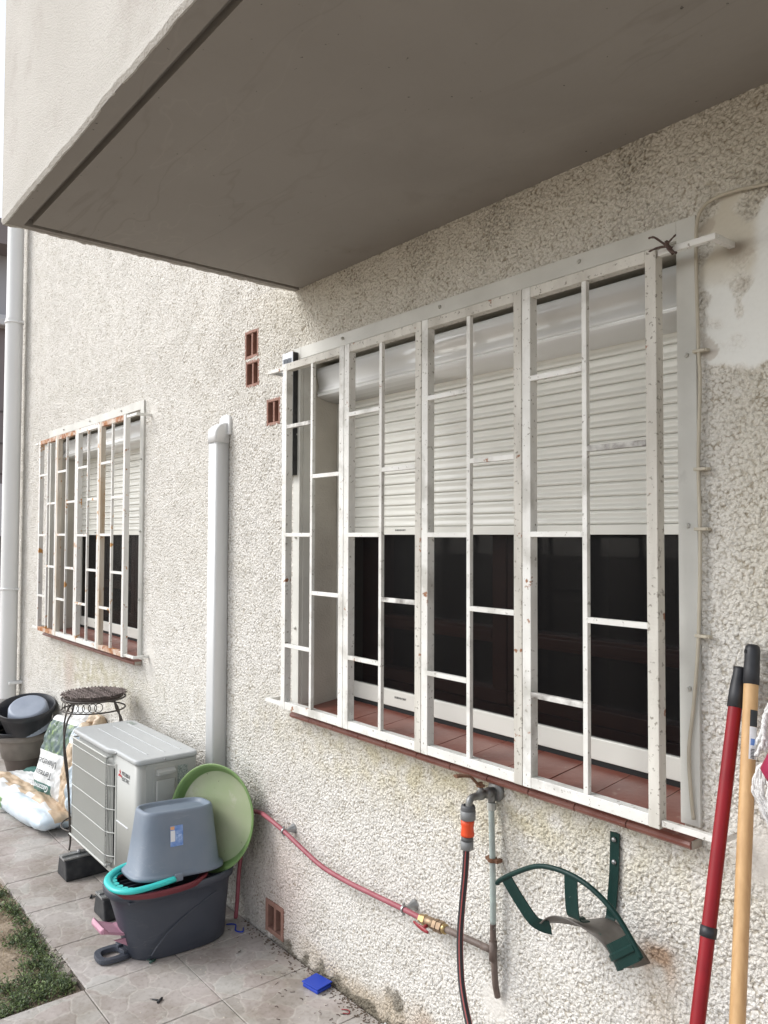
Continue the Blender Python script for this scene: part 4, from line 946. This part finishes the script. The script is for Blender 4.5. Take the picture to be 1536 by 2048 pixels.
# fan opening and fan behind the guard
fx, fz, fr_ = -3.77, .375, .205
mb = MB(); mb.lathe([(fr_, .001), (fr_+.012, .004), (fr_+.014, .001)], (fx, ay0, fz), 48, M=ymat()); mb.build('fan_shroud', M_ac, root)
mb = MB(); mb.lathe([(.001, .0015), (fr_, .0015)], (fx, ay0, fz), 48, M=ymat()); fo = mb.build('fan_opening', M_black, root)
mb = MB()
for k in range(3):
    a0 = k*2*PI/3+.3; vs = []
    for i in range(9):
        for j, rr_ in enumerate((.04, .11, .185)):
            a = a0+(i/8)*(1.5-.25*j)+.15*j; vs.append((fx+rr_*math.cos(a), ay0-.003-.004*math.sin(i/8*PI), fz+rr_*math.sin(a)))
    mb.add(vs, [(i*3+j, i*3+j+1, (i+1)*3+j+1, (i+1)*3+j) for i in range(8) for j in range(2)], 0, True)
mb.lathe([(.001, .012), (.035, .010), (.042, .003)], (fx, ay0, fz), 24, M=ymat()); mb.build('fan', M_grey_conn, root)
# guard
gx0, gx1, gz0, gz1 = -4.003, -3.545, .150, .622; gy = -.402
mb = MB(); nb = 62
for k in range(nb+1):
    xx = gx0+.012+(gx1-gx0-.024)*k/nb; mb.box(xx-.0013, xx+.0013, gy+.002, gy+.0045, gz0+.004, gz1-.004)
for k in range(70):
    zz = gz0+.012+(gz1-gz0-.05)*k/69; 
    if k % 1 == 0: mb.box(gx0+.006, gx1-.004, gy+.0046, gy+.0062, zz-.0008, zz+.0008)
for k in range(5):
    xx = gx1+.004+k*.0085; mb.box(xx-.0015, xx+.0015, gy+.004+k*.0035, gy+.007+k*.0035, gz0+.02, gz1-.03)
mb.build('fan_guard', M_ac_grille, root)
mb = MB()
for zz in (.592, .500, .398, .297, .195):
    mb.tube(smooth_path([(gx0-.002, ay0+.002, zz), (gx0, gy+.006, zz), (gx0+.01, gy-.001, zz), (gx0+.1, gy-.001, zz), (gx1-.02, gy-.001, zz), (gx1+.006, gy+.001, zz), (gx1+.030, gy+.012, zz), (gx1+.050, ay0-.001, zz)], 3), .0026, 8)
for zz in (gz0, gz1): mb.tube(smooth_path([(gx0, ay0+.002, zz), (gx0, gy+.004, zz), (gx0+.012, gy, zz), (gx1-.015, gy, zz), (gx1, gy+.004, zz), (gx1+.006, ay0, zz)], 3), .0045, 8)
mb.tube([(gx0, gy+.004, gz0), (gx0, gy+.004, gz1)], .004, 8)
mb.build('guard_frame', M_ac_grille, root)
mb = MB(); mb.box(gx1+.048, gx1+.053, ay0-.004, ay0+.001, gz0+.01, .60); mb.box(gx1+.0535, gx1+.060, ay0-.0032, ay0+.001, gz0+.01, .60); mb.build('guard_edge', M_ac_grille, root, bevel=.001)
mb = MB(); mb.box(gx1+.012, gx1+.0475, ay0-.0015, ay0+.001, gz0+.03, .575); mb.build('side_gap', M_black, root)
# marks on the front panel
yy = ay0-.0012
def flat(mb, poly, y, mi=0, th=.0005): mb.prism(poly, y, y+th, 'y', mi)
mb = MB(); dcx, dcz, s_ = -3.4475, .5655, .0185
def dia(cx, cz, ang):
    u = Vector((math.cos(ang), math.sin(ang))); v = Vector((-math.sin(ang), math.cos(ang))); L_ = s_; w_ = s_*.577
    return [(cx, cz), (cx+u.x*L_/1.0*.5*1-v.x*w_/1*.5, cz+u.y*L_*.5-v.y*w_*.5), (cx+u.x*L_, cz+u.y*L_), (cx+u.x*L_*.5+v.x*w_*.5, cz+u.y*L_*.5+v.y*w_*.5)]
for ang in (90, 210, 330): flat(mb, [(dcx+(p[0]-dcx)*1.25, dcz+(p[1]-dcz)*1.15) for p in dia(dcx, dcz, R(ang))], yy)
mb.build('emblem', M_ink_red, root)
text_part('brand_lettering', 'MITSUBISHI', .0235, (-3.425, yy-.0003, .5685), (1, 0, 0), (0, 0, 1), M_ink, root, .0004, .93, .82)
text_part('brand_lettering', 'ELECTRIC', .0235, (-3.425, yy-.0003, .5455), (1, 0, 0), (0, 0, 1), M_ink, root, .0004, .95, .85)
mb = MB(); mb.box(-3.482, -3.35, ay0-.003, ay0+.001, .3555, .3595); mb.build('trim_line', M_ink_white, root)
# service side
sx = ax1
mb = MB(); mb.box(sx-.0005, sx+.0022, -.333, -.108, .14, .638); sp = mb.build('service_panel', M_ac, root, bevel=.0015)
mb = MB(); mb.box(sx+.0022, sx+.0040, -.3045, -.2015, .30, .6265); mb.build('valve_surround', M_ac, sp, bevel=.0015)
mb = MB(); mb.box(sx+.0040, sx+.0048, -.300, -.205, .30, .622); mb.build('handle_recess', mat('recess_shade', (.40, .40, .37), .6), sp)
mb = MB(); mb.rings([[(sx+.0048, y, z) for y, z in ((-.293, .586), (-.209, .590), (-.209, .614), (-.293, .614))], [(sx+.030, y, z) for y, z in ((-.290, .589), (-.212, .593), (-.212, .606), (-.290, .606))]], 0, False); mb.build('lift_handle', M_ac, sp, bevel=.003)
mb = MB(); mb.box(sx+.0048, sx+.016, -.293, -.209, .30, .568); mb.build('valve_cover', M_ac, sp, bevel=.006, seg=3)
mb = MB(); mb.box(sx+.0022, sx+.0028, -.194, -.146, .530, .613); mb.build('rating_sticker', M_stickergrey, sp)
# feet
for cx in (-3.885, -3.385):
    mb = MB(); mb.prism([(cx-.072, 0), (cx+.060, 0), (cx+.060, .018), (cx+.042, .088), (cx-.052, .088), (cx-.072, .018)], -.478, -.02, 'y'); 
    ft = mb.build('rubber_foot', M_rubber, root, bevel=.006)
    mb = MB(); mb.box(cx-.045, cx+.036, -.482, -.02, .0883, .096); mb.box(cx-.012, cx+.003, -.48, -.02, .0965, .103); mb.build('metal_rail', M_steel, ft, bevel=.001)
    mb = MB(); mb.cyl((cx, -.36, .097), (cx, -.36, .125), .009, .009, 6); mb.cyl((cx, -.40, .097), (cx, -.40, .116), .010, .010, 6); mb.build('foot_bolt', M_steel, ft)

# ================================================================== PLANT STAND (wicker + iron)
root = thing('plant_stand', (-4.265, -.215, 0), 'tall iron stool with dark woven wicker top behind the air conditioner', 'stool')
sc_x, sc_y, sz = -4.262, -.212, .770; sr = .163
mb = MB(); mb.lathe([(.001, .002), (sr*.6, .001), (sr-.014, -.002), (sr-.010, -.008), (sr-.014, -.016), (sr-.02, -.018), (.001, -.016)], (sc_x, sc_y, sz), 40)
rr = random.Random(2)
for k in range(-19, 20):
    y = k*.0083; hw = math.sqrt(max(sr**2-y*y, 0))
    if hw < .02: continue
    n = int(hw*2/.012)+2
    mb.tube([(sc_x-hw+2*hw*i/n, sc_y+y+rr.uniform(-.003, .003), sz+.002+rr.uniform(0, .005)+.004*(-1)**(i+k)*(1 if i not in (0, n) else -1)) for i in range(n+1)], rr.uniform(.0020, .0032), 5, mi=(1 if rr.random() < .6 else 0))
mb.build('wicker_top', [M_wicker, M_wicker2], root)
mb = MB(); ring = lambda r_, z, n=40: [(sc_x+r_*math.cos(i*2*PI/n), sc_y+r_*math.sin(i*2*PI/n), z) for i in range(n)]
mb.tube(ring(sr-.004, sz-.018), .0055, 8, closed=True); mb.tube(ring(sr-.004, sz-.075), .0042, 8, closed=True)
for k in range(34):
    a = k*2*PI/34
    if k >= 26 or k in (14, 15, 16, 17):
        cx, cy = sc_x+(sr-.004)*math.cos(a), sc_y+(sr-.004)*math.sin(a); tx, ty = -math.sin(a), math.cos(a)
        mb.tube([(cx+tx*.0205*math.cos(t*2*PI/14), cy+ty*.0205*math.cos(t*2*PI/14), sz-.046+.022*math.sin(t*2*PI/14)) for t in range(14)], .0022, 6, closed=True)
mb.build('iron_apron', M_iron, root)
for ang in (-62, 28, 118, 208):
    c_, s__ = math.cos(R(ang)), math.sin(R(ang)); P_ = []
    for r_, z in ((.135, .765), (.150, .705), (.184, .66), (.203, .58), (.198, .48), (.176, .36), (.163, .24), (.155, .12), (.150, .05), (.158, .006)):
        P_.append((sc_x+r_*c_, sc_y+r_*s__, z))
    mb = MB(); mb.tube(smooth_path(P_, 4), .0050, 8); mb.build('leg', M_iron, root)
mb = MB(); mb.tube(ring(.152, .10, 32), .004, 6, closed=True); mb.build('foot_ring', M_iron, root)

# ================================================================== POTS
root = thing('brown_flower_pot', (-5.75, -.17, 0), 'large brown plastic flower pot on the ground, bottom of the stack', 'flower pot')
mb = MB(); mb.lathe([(.001, .002), (.085, .002), (.092, .008), (.150, .238), (.150, .246), (.172, .246)], (-5.75, -.17, 0), 36); mb.build('pot_body', M_potbrown, root)
mb = MB(); mb.lathe([(.150, .244), (.176, .242), (.181, .250), (.181, .280), (.176, .285), (.165, .283), (.160, .25), (.13, .12), (.001, .11)], (-5.75, -.17, 0), 36); mb.build('pot_rim', M_potrim, root)
def pot(name, c, label, r1, r0, h, mt, tilt=None, rim=.035, cat='flower pot', lip=.01):
    root = thing(name, c, label, cat); M3 = tilt or Matrix.Identity(3)
    mb = MB(); mb.lathe([(.001, 0), (r0, 0), (r0+.003, .004), (r1-lip, h-rim), (r1, h-rim+.003), (r1+.004, h-.004), (r1+.001, h), (r1-.005, h-.003), (r1-.012, h-rim), (r0-.006, .01), (.001, .008)], c, 40, M=M3)
    mb.build('pot_body', mt, root); return root
pot('black_saucer_pot', (-5.77, -.185, .262), 'wide shallow black pot resting on the brown pot rim', .205, .165, .055, M_potblack, Matrix.Rotation(R(2), 3, 'Y'), rim=.02)
pot('black_saucer_pot', (-5.83, -.21, .330), 'tilted black saucer at the left edge of the pot stack', .19, .16, .04, M_potblack, Matrix.Rotation(R(-10), 3, 'Y'), rim=.015)
T1 = Matrix.Rotation(R(14), 3, 'Y') @ Matrix.Rotation(R(8), 3, 'X')
pot('black_flower_pot', (-5.66, -.165, .322), 'black flower pot tipped forward on top of the pot stack', .178, .132, .165, M_potblack, T1, rim=.045)
root = thing('grey_flower_pot', (-5.63, -.16, .40), 'small blue grey pot turned upside down inside the black pot', 'flower pot')
mb = MB(); mb.lathe([(.138, -.02), (.130, .05), (.120, .118), (.112, .128), (.10, .130), (.001, .122)], (-5.640, -.160, .368), 36, M=Matrix.Rotation(R(24), 3, 'Y') @ Matrix.Rotation(R(12), 3, 'X')); mb.build('pot_body', M_potgrey, root)

# ================================================================== BAGS
def cushion(w, l, t, nu, nv, seed, edge=.5, wr=.006):
    """flat pillow in local xy, thickness along z; returns verts and quads with (u,v,side)"""
    rr = np.random.RandomState(seed); vs = []; fs = []; info = []
    ph = rr.rand(12)*6
    def bump(u, v, s):
        q_ = Vector((u*5.5+seed, v*5.5, s*3.1)); f = mnoise.turbulence(q_, 4, True)*1.2-.7+.5*mnoise.noise(q_*.6)
        return wr*2.2*f+wr*.4*(math.sin(u*9+ph[0]+v*3)*.5+math.sin(v*13+ph[1]-u*5)*.5+math.sin(u*23+v*17+ph[2])*.3+math.sin(u*37-v*29+ph[3]+s)*.2)
    for s in (1, -1):
        for j in range(nv+1):
            for i in range(nu+1):
                u, v = i/nu, j/nv; a = (1-abs(2*u-1)**3.2); b_ = (1-abs(2*v-1)**3.6); k = (max(a, 0)*max(b_, 0))**edge
                bx = (u-.5)*w*(1-.05*(1-abs(2*v-1)**2)*0); by = (v-.5)*l
                pin = 1-.06*abs(2*v-1)**4; vs.append((bx*pin, by*(1-.03*abs(2*u-1)**4), s*(t/2)*k+(bump(u, v, s) if k > .02 else 0)*min(1, k*2)))
    n1 = (nu+1)*(nv+1)
    for si in (0, 1):
        for j in range(nv):
            for i in range(nu):
                q_ = (j*(nu+1)+i, j*(nu+1)+i+1, (j+1)*(nu+1)+i+1, (j+1)*(nu+1)+i); q_ = tuple(x+si*n1 for x in q_)
                fs.append(q_ if si == 0 else q_[::-1]); info.append(((i+.5)/nu, (j+.5)/nv, si))
    return vs, fs, info
def bag(name, label, w, l, t, M4, paint, mats, seed, wr=.006):
    vs, fs, info = cushion(w, l, t, 56, 56, seed, .42, wr)
    root = thing(name, M4.translation, label, 'bag')
    mb = MB(); mb.add([M4 @ Vector(v) for v in vs], fs, [paint(*i) for i in info], True)
    ob = mb.build('sack', mats, root)
    bm = bmesh.new(); bm.from_mesh(ob.data); bmesh.ops.remove_doubles(bm, verts=bm.verts, dist=.0008); bm.to_mesh(ob.data); bm.free()
    return root
def frame(o, X, Y):
    X = Vector(X).normalized(); Z = X.cross(Vector(Y)).normalized(); Y = Z.cross(X)
    return Matrix(((X.x, Y.x, Z.x, o[0]), (X.y, Y.y, Z.y, o[1]), (X.z, Y.z, Z.z, o[2]), (0, 0, 0, 1)))
BM = [M_bag_w, M_bag_b, M_bag_g, M_bag_pic, M_bag_l]
# lying bag
Ml = frame((-4.98, -.262, .068), (1, .10, 0), (0, 1, 0))
def paint_l(u, v, s):
    if s == 1: return 4
    if v < .17: return 4 if u > .55 else 0
    if v < .24: return 0 if math.sin(u*31) > .2 else 1
    if v < .40: return 1
    if v < .52 and .3 < u < .8: return 0
    return 2 if (u < .35 and v > .6) else 0
lb = bag('soil_bag', 'white and tan potting soil bag lying flat on the tiles', 1.06, .44, .15, Ml, paint_l, BM, 4, .011)
mb = MB(); mb.lathe([(.001, .001), (.03, .001)], (-5.02, -.484, .050), 20, M=ymat(), sx=.7, sy=1.5); mb.lathe([(.001, .0015), (.012, .0015)], (-5.0, -.484, .085), 16, M=ymat(), sx=.7, sy=1.4); mb.build('leaf_mark', M_ink_green, lb)
text_part('lettering', 'Gamm Vert', .05, (-5.28, -.4885, .055), (1, .04, -.05), (0, 0, 1), M_ink_teal, lb, .001)
# standing bag leaning back
Ms = frame((-4.79, -.205, .315), (1, .20, 0), (-.02, .30, 1))
def paint_s(u, v, s):
    if s == 1: return 1
    if u > .86: return 1
    if v < .17 and u < .68: return 2
    if v < .56: return 0
    if v < .92: return 3
    return 0
sb = bag('soil_bag', 'upright printed potting soil bag with upside down lettering, propped on the lying bag', .40, .46, .15, Ms, paint_s , BM, 8, .006)
def on_bag(M4, x, y, z): return M4 @ Vector((x, y, z))
Xb = (Ms.to_3x3() @ Vector((1, 0, 0))); Yb = (Ms.to_3x3() @ Vector((0, 1, 0)))
text_part('lettering', 'Terreau', .054, on_bag(Ms, .085, -.078, -.0), (0, 0, 0) if False else -Xb, -Yb, M_ink, sb, .001)
text_part('lettering', 'Universel', .054, on_bag(Ms, .105, -.015, -.0), -Xb, -Yb, M_ink, sb, .001)
text_part('lettering', 'Gazonvert', .045, on_bag(Ms, .085, -.150, 0), -Xb, -Yb, M_ink_white, sb, .001)
for ch in list(sb.children):
    if ch.name.startswith('lettering'):
        Z_ = -(Ms.to_3x3() @ Vector((0, 0, 1))); Z_ = Z_ if Z_.y < 0 else -Z_
        for v in ch.data.vertices: v.co += Z_*.088
# light blue and tan bag on the right of it
Mr = frame((-4.50, -.17, .30), (1, .35, 0), (-.05, .22, 1))
bag('soil_bag', 'crumpled tan and light blue bag standing behind the stool legs', .30, .46, .16, Mr, lambda u, v, s: (4 if (v < .55 and u > .35) else (1 if v < .8 else 4)), BM, 15, .010)
Mt = frame((-4.82, -.075, .40), (1, .05, 0), (.0, .10, 1))
bag('soil_bag', 'empty white bag crumpled against the wall above the printed bag', .42, .34, .10, Mt, lambda u, v, s: (1 if (u > .72 and v > .3) else 0), BM, 21, .016)

# ================================================================== MOP BUCKET (dark) with wringer
root = thing('mop_bucket', (-3.0, -.33, 0), 'dark anthracite mop bucket with foot pedal standing on the patio', 'mop bucket')
def oval(cx, cy, a, b, z, p=2.6, n=56, ang=0):
    out = []
    for k in range(n):
        t = k*2*PI/n; c_, s_ = math.cos(t), math.sin(t)
        x = a*abs(c_)**(2/p)*(1 if c_ > 0 else -1); y = b*abs(s_)**(2/p)*(1 if s_ > 0 else -1)
        out.append((cx+x*math.cos(ang)-y*math.sin(ang), cy+x*math.sin(ang)+y*math.cos(ang), z))
    return out
AN = R(-4)
prof = [(.110, .188, .0, .0), (.115, .194, .006, 0), (.120, .210, .10, -.006), (.128, .226, .19, -.012), (.133, .235, .235, -.015), (.138, .240, .238, -.015), (.146, .250, .243, -.016), (.148, .252, .268, -.016), (.145, .249, .272, -.016), (.134, .238, .270, -.016), (.128, .23, .24, -.015), (.10, .17, .02, 0)]
mb = MB(); rs = [oval(-3.02, -.305+dy*1.6, a, b, z, 2.8, 56, AN) for a, b, z, dy in prof]; mb.rings(rs, 0, True, True, True)
bk = mb.build('bucket_shell', M_darkbkt, root)
# embossed S line on the side
mb = MB(); P_ = []
for t, z in ((-.16, .030), (-.13, .065), (-.08, .105), (-.01, .145), (.07, .18), (.14, .205)):
    k = min(max(z/.238, 0), 1); a_ = .110+.024*k
    P_.append((-3.02+a_+.003, -.315+t*.85, z))
mb.tube(smooth_path(P_, 4), .003, 6, flat=(1, .6)); mb.build('embossed_line', M_darkbkt, root)
# pedal at the left (‑y) end
mb = MB(); o1 = oval(-3.045, -.545, .058, .066, .004, 3, 28, AN); o2 = oval(-3.045, -.545, .058, .066, .020, 3, 28, AN); i1 = oval(-3.045, -.552, .030, .032, .004, 3, 28, AN); i2 = oval(-3.045, -.552, .034, .036, .0205, 3, 28, AN)
mb.rings([o1, o2, i2, i1], 0, False, closed=True); mb.box(-3.09, -3.06, -.52, -.44, .004, .03); mb.box(-3.03, -3.0, -.52, -.44, .004, .03); mb.prism([(-.50, .02), (-.45, .02), (-.45, .075), (-.468, .080), (-.485, .07)], -3.075, -3.068, 'x'); mb.prism([(-.50, .02), (-.45, .02), (-.45, .075), (-.468, .080), (-.485, .07)], -3.022, -3.015, 'x')
mb.build('foot_plate', M_darkbkt, root, bevel=.002)
mb = MB(); rs = []
for y, z, w, th in ((-.612, .128, .050, .014), (-.602, .134, .058, .026), (-.585, .122, .058, .012), (-.53, .100, .054, .012), (-.478, .092, .052, .020), (-.465, .070, .048, .03), (-.45, .05, .04, .012)):
    rs.append([(-3.045-w, y, z-th/2), (-3.045+w, y, z-th/2), (-3.045+w, y, z+th/2), (-3.045+w*.75, y, z+th/2-.003), (-3.045-w*.75, y, z+th/2-.003), (-3.045-w, y, z+th/2)])
mb.rings(rs, 0, False); mb.build('pedal', M_pinkpl, root, bevel=.004)
mb = MB(); mb.prism([(-.56, .085), (-.47, .078), (-.47, .05), (-.50, .045)], -3.000, -2.992, 'x'); mb.build('pedal_side', M_pinkpl, root)
mb = MB(); mb.cyl((-3.011, -.478, .060), (-3.006, -.478, .060), .008, .008, 6); mb.build('pivot_bolt', M_steel, root)
# wringer insert at the left end
mb = MB()
for k in range(6): mb.box(-3.09+k*.032, -3.083+k*.032, -.515, -.38, .246, .260)
mb.box(-3.12, -2.91, -.535, -.36, .236, .245)
mb.build('wringer', M_darkbkt, root, bevel=.001)
# red basin rim resting in it
root = thing('red_basin', (-3.01, -.40, .25), 'dark red plastic basin rim showing under the turquoise handle', 'basin')
mb = MB(); mb.rings([oval(-3.006, -.385, a, b, z, 2.5, 48, AN) for a, b, z in ((.147, .180, .258), (.152, .186, .266), (.155, .189, .276), (.154, .188, .2815), (.147, .181, .282), (.122, .155, .268))], 0, True, False, False); mb.build('basin_rim', M_darkred, root)

# inverted grey bucket
root = thing('grey_bucket', (-3.02, -.33, .29), 'slate grey bucket turned upside down on top of the dark mop bucket', 'bucket')
tm = Matrix.Translation((-3.02, -.318, .292)) @ Matrix.Rotation(R(-2.5), 4, 'X') @ Matrix.Rotation(R(-4), 4, 'Y')
P_ = [(.128, .184, -.006), (.131, .188, -.004), (.131, .188, .006), (.126, .182, .010), (.119, .172, .016), (.102, .152, .16), (.096, .145, .222), (.094, .143, .230), (.089, .138, .236), (.082, .131, .236), (.078, .127, .228), (.074, .123, .222), (.07, .118, .221)]
mb = MB(); mb.rings([oval(0, .0, a, b, z, 3.6, 60, AN) for a, b, z in P_], 0, True, False, True); mb.xf(tm); mb.build('bucket_shell', M_greybkt, root)
# label: blue sticker on the side facing right (+x)
def surf(yv, z):  # x on the +x side
    k = (z-.016)/(.222-.016); a_ = .119+(.096-.119)*k; b_ = .172+(.145-.172)*k
    return a_*(max(1-abs(yv/b_)**3.6, 0))**(1/3.6)
def patchm(y0, y1, z0, z1, off, name, mt, par):
    mb = MB(); n = 6; vs = []
    for j in range(n+1):
        for i in range(n+1):
            yv = y0+(y1-y0)*i/n; z = z0+(z1-z0)*j/n; vs.append((surf(yv, z)+off, yv, z))
    mb.add(vs, [(j*(n+1)+i, j*(n+1)+i+1, (j+1)*(n+1)+i+1, (j+1)*(n+1)+i) for j in range(n) for i in range(n)], 0, True); mb.xf(tm @ Matrix.Rotation(AN, 4, 'Z')); return mb.build(name, mt, par, recalc=False)
st_ = patchm(-.053, -.002, .107, .182, .0012, 'sticker', M_ink_blue, root)
patchm(-.052, -.034, .125, .165, .0018, 'sticker_text_block', M_ink_white, root)
patchm(-.052, -.036, .168, .180, .0018, 'sticker_corner', M_ink_orange, root)
patchm(-.030, -.008, .128, .150, .0018, 'sticker_picture', mat('sticker_picture', (.45, .60, .85), .5, (.10, .2, .5), 120), root)
# turquoise handle hoop folded round the left end, with pivot lugs
hpt = [(-2.884, -.372, .301), (-2.880, -.42, .299), (-2.883, -.48, .296), (-2.899, -.535, .293), (-2.940, -.570, .291), (-3.00, -.578, .291), (-3.06, -.563, .292), (-3.105, -.52, .295), (-3.128, -.46, .298), (-3.132, -.385, .301)]
mb = MB(); mb.tube(smooth_path(hpt, 5), .0135, 12, flat=(.75, 1.1)); hd_ = mb.build('handle', M_turq, root)
mb = MB()
for k in range(11):
    t = k/10*PI; x_, y_ = -3.005+.100*math.cos(t)*1.0, -.492-.062*math.sin(t); mb.cyl((x_, y_, .282), (x_, y_, .291), .0135, .0135, 12)
mb.build('finger_grip', M_turq, hd_)
for lx in (-2.882, -3.134):
    mb = MB(); mb.box(lx-.006, lx+.006, -.372, -.340, .290, .318); mb.build('handle_lug', M_greybkt, root, bevel=.003)

# ================================================================== GREEN DISH
root = thing('green_saucer', (-3.03, -.15, .25), 'big round pale green plant saucer leaning on the wall behind the buckets', 'saucer')
nrm = Vector((.42, -.89, .16)).normalized(); qd = nrm.to_track_quat('Z', 'Y').to_matrix(); rd = .212
mb = MB(); mb.lathe([(.0005, -.024), (rd-.040, -.024), (rd-.033, -.021)], (-3.015, -.150, .450), 64, M=qd); mb.build('dish_floor', M_dish, root)
mb = MB(); mb.lathe([(rd-.033, -.021), (rd-.026, -.014), (rd-.020, .000), (rd-.012, .011), (rd-.004, .014), (rd, .013), (rd-.001, .010), (rd-.012, .004), (rd-.036, -.030), (.0005, -.031)], (-3.015, -.150, .450), 64, M=qd, mi=0); mb.build('dish_rim', M_dishrim, root)

# ================================================================== SMALL THINGS ON THE GROUND
root = thing('blue_box', (-2.39, -.05, 0), 'flat square bright blue plastic box lying on the tiles against the wall', 'box')
def rotbox(mb, cx, cy, w, l, z0, z1, a): 
    s0 = len(mb.v); mb.box(-w/2, w/2, -l/2, l/2, z0, z1); mb.xf(Matrix.Translation((cx, cy, 0)) @ Matrix.Rotation(a, 4, 'Z'), s0)
mb = MB(); rotbox(mb, -2.392, -.052, .078, .066, .001, .013, R(8)); mb.build('box_base', M_blue, root, bevel=.0025)
mb = MB(); rotbox(mb, -2.393, -.051, .084, .072, .0165, .0205, R(9)); rotbox(mb, -2.392, -.052, .06, .05, .0131, .0164, R(8)); mb.build('box_lid', M_blue, root, bevel=.0015)
def tee(c, a, mt, label):
    mb = MB(); c = Vector(c); d = Vector((math.cos(a), math.sin(a), 0)); e_ = Vector((-d.y, d.x, 0))
    mb.tube([c-d*.001+Vector((0, 0, .004)), c+d*.03+Vector((0, 0, .004))], [.0028, .0022], 8); mb.tube([c-e_*.014+Vector((0, 0, .005)), c+e_*.014+Vector((0, 0, .005))], [.0042, .0042], 8); mb.tube([c+d*.03+Vector((0, 0, .004)), c+d*.04+Vector((0, 0, .003))], [.0012, .0008], 6)
    o = mb.build('plastic_tee', mt); tag(o, label, 'fitting', 'small plastic tee fittings dropped on the tiles'); return o
tee((-2.913, -.443, 0), R(200), M_peg, 'green plastic tee fitting on the tile in front of the mop bucket')
tee((-3.60, -.44, 0), R(60), M_blkplastic, 'black plastic tee fitting between the two air conditioner feet')
tee((-2.655, -.525, 0), R(215), M_blkplastic, 'black plastic tee fitting on the nearest tile by the grit')
mb = MB(); rr = random.Random(3); vs = []; n = 10
for j in range(n+1):
    for i in range(n+1):
        u, v = i/n-.5, j/n-.5; rad = math.hypot(u, v); vs.append((-2.015+u*.09, -.045+v*.07, .004+max(0, .040*(1-rad*1.9))*rr.uniform(.6, 1.4)+rr.uniform(0, .006)))
mb.add(vs, [(j*(n+1)+i, j*(n+1)+i+1, (j+1)*(n+1)+i+1, (j+1)*(n+1)+i) for j in range(n) for i in range(n)], 0, True)
pb = mb.build('plastic_scrap', M_bag_w, recalc=False); so = pb.modifiers.new('thick', 'SOLIDIFY'); so.thickness = .001
tag(pb, 'crumpled white plastic scrap at the foot of the wall below the tap', 'litter')
mb = MB(); mb.tube(smooth_path([(-2.225, -.065, .003), (-2.205, -.05, .004), (-2.19, -.06, .003), (-2.205, -.075, .003)], 4), .0018, 6); tag(mb.build('red_string', M_redhandle), 'tiny curl of red string on the tile near the wall', 'string')
mb = MB(); mb.tube(smooth_path([(-3.0, -.09, .004), (-2.96, -.07, .012), (-2.93, -.085, .004), (-2.90, -.07, .006), (-2.93, -.05, .004)], 5), .003, 6); tag(mb.build('cord_scrap', M_blue), 'bright blue cord lying on the ground behind the mop bucket', 'cord')
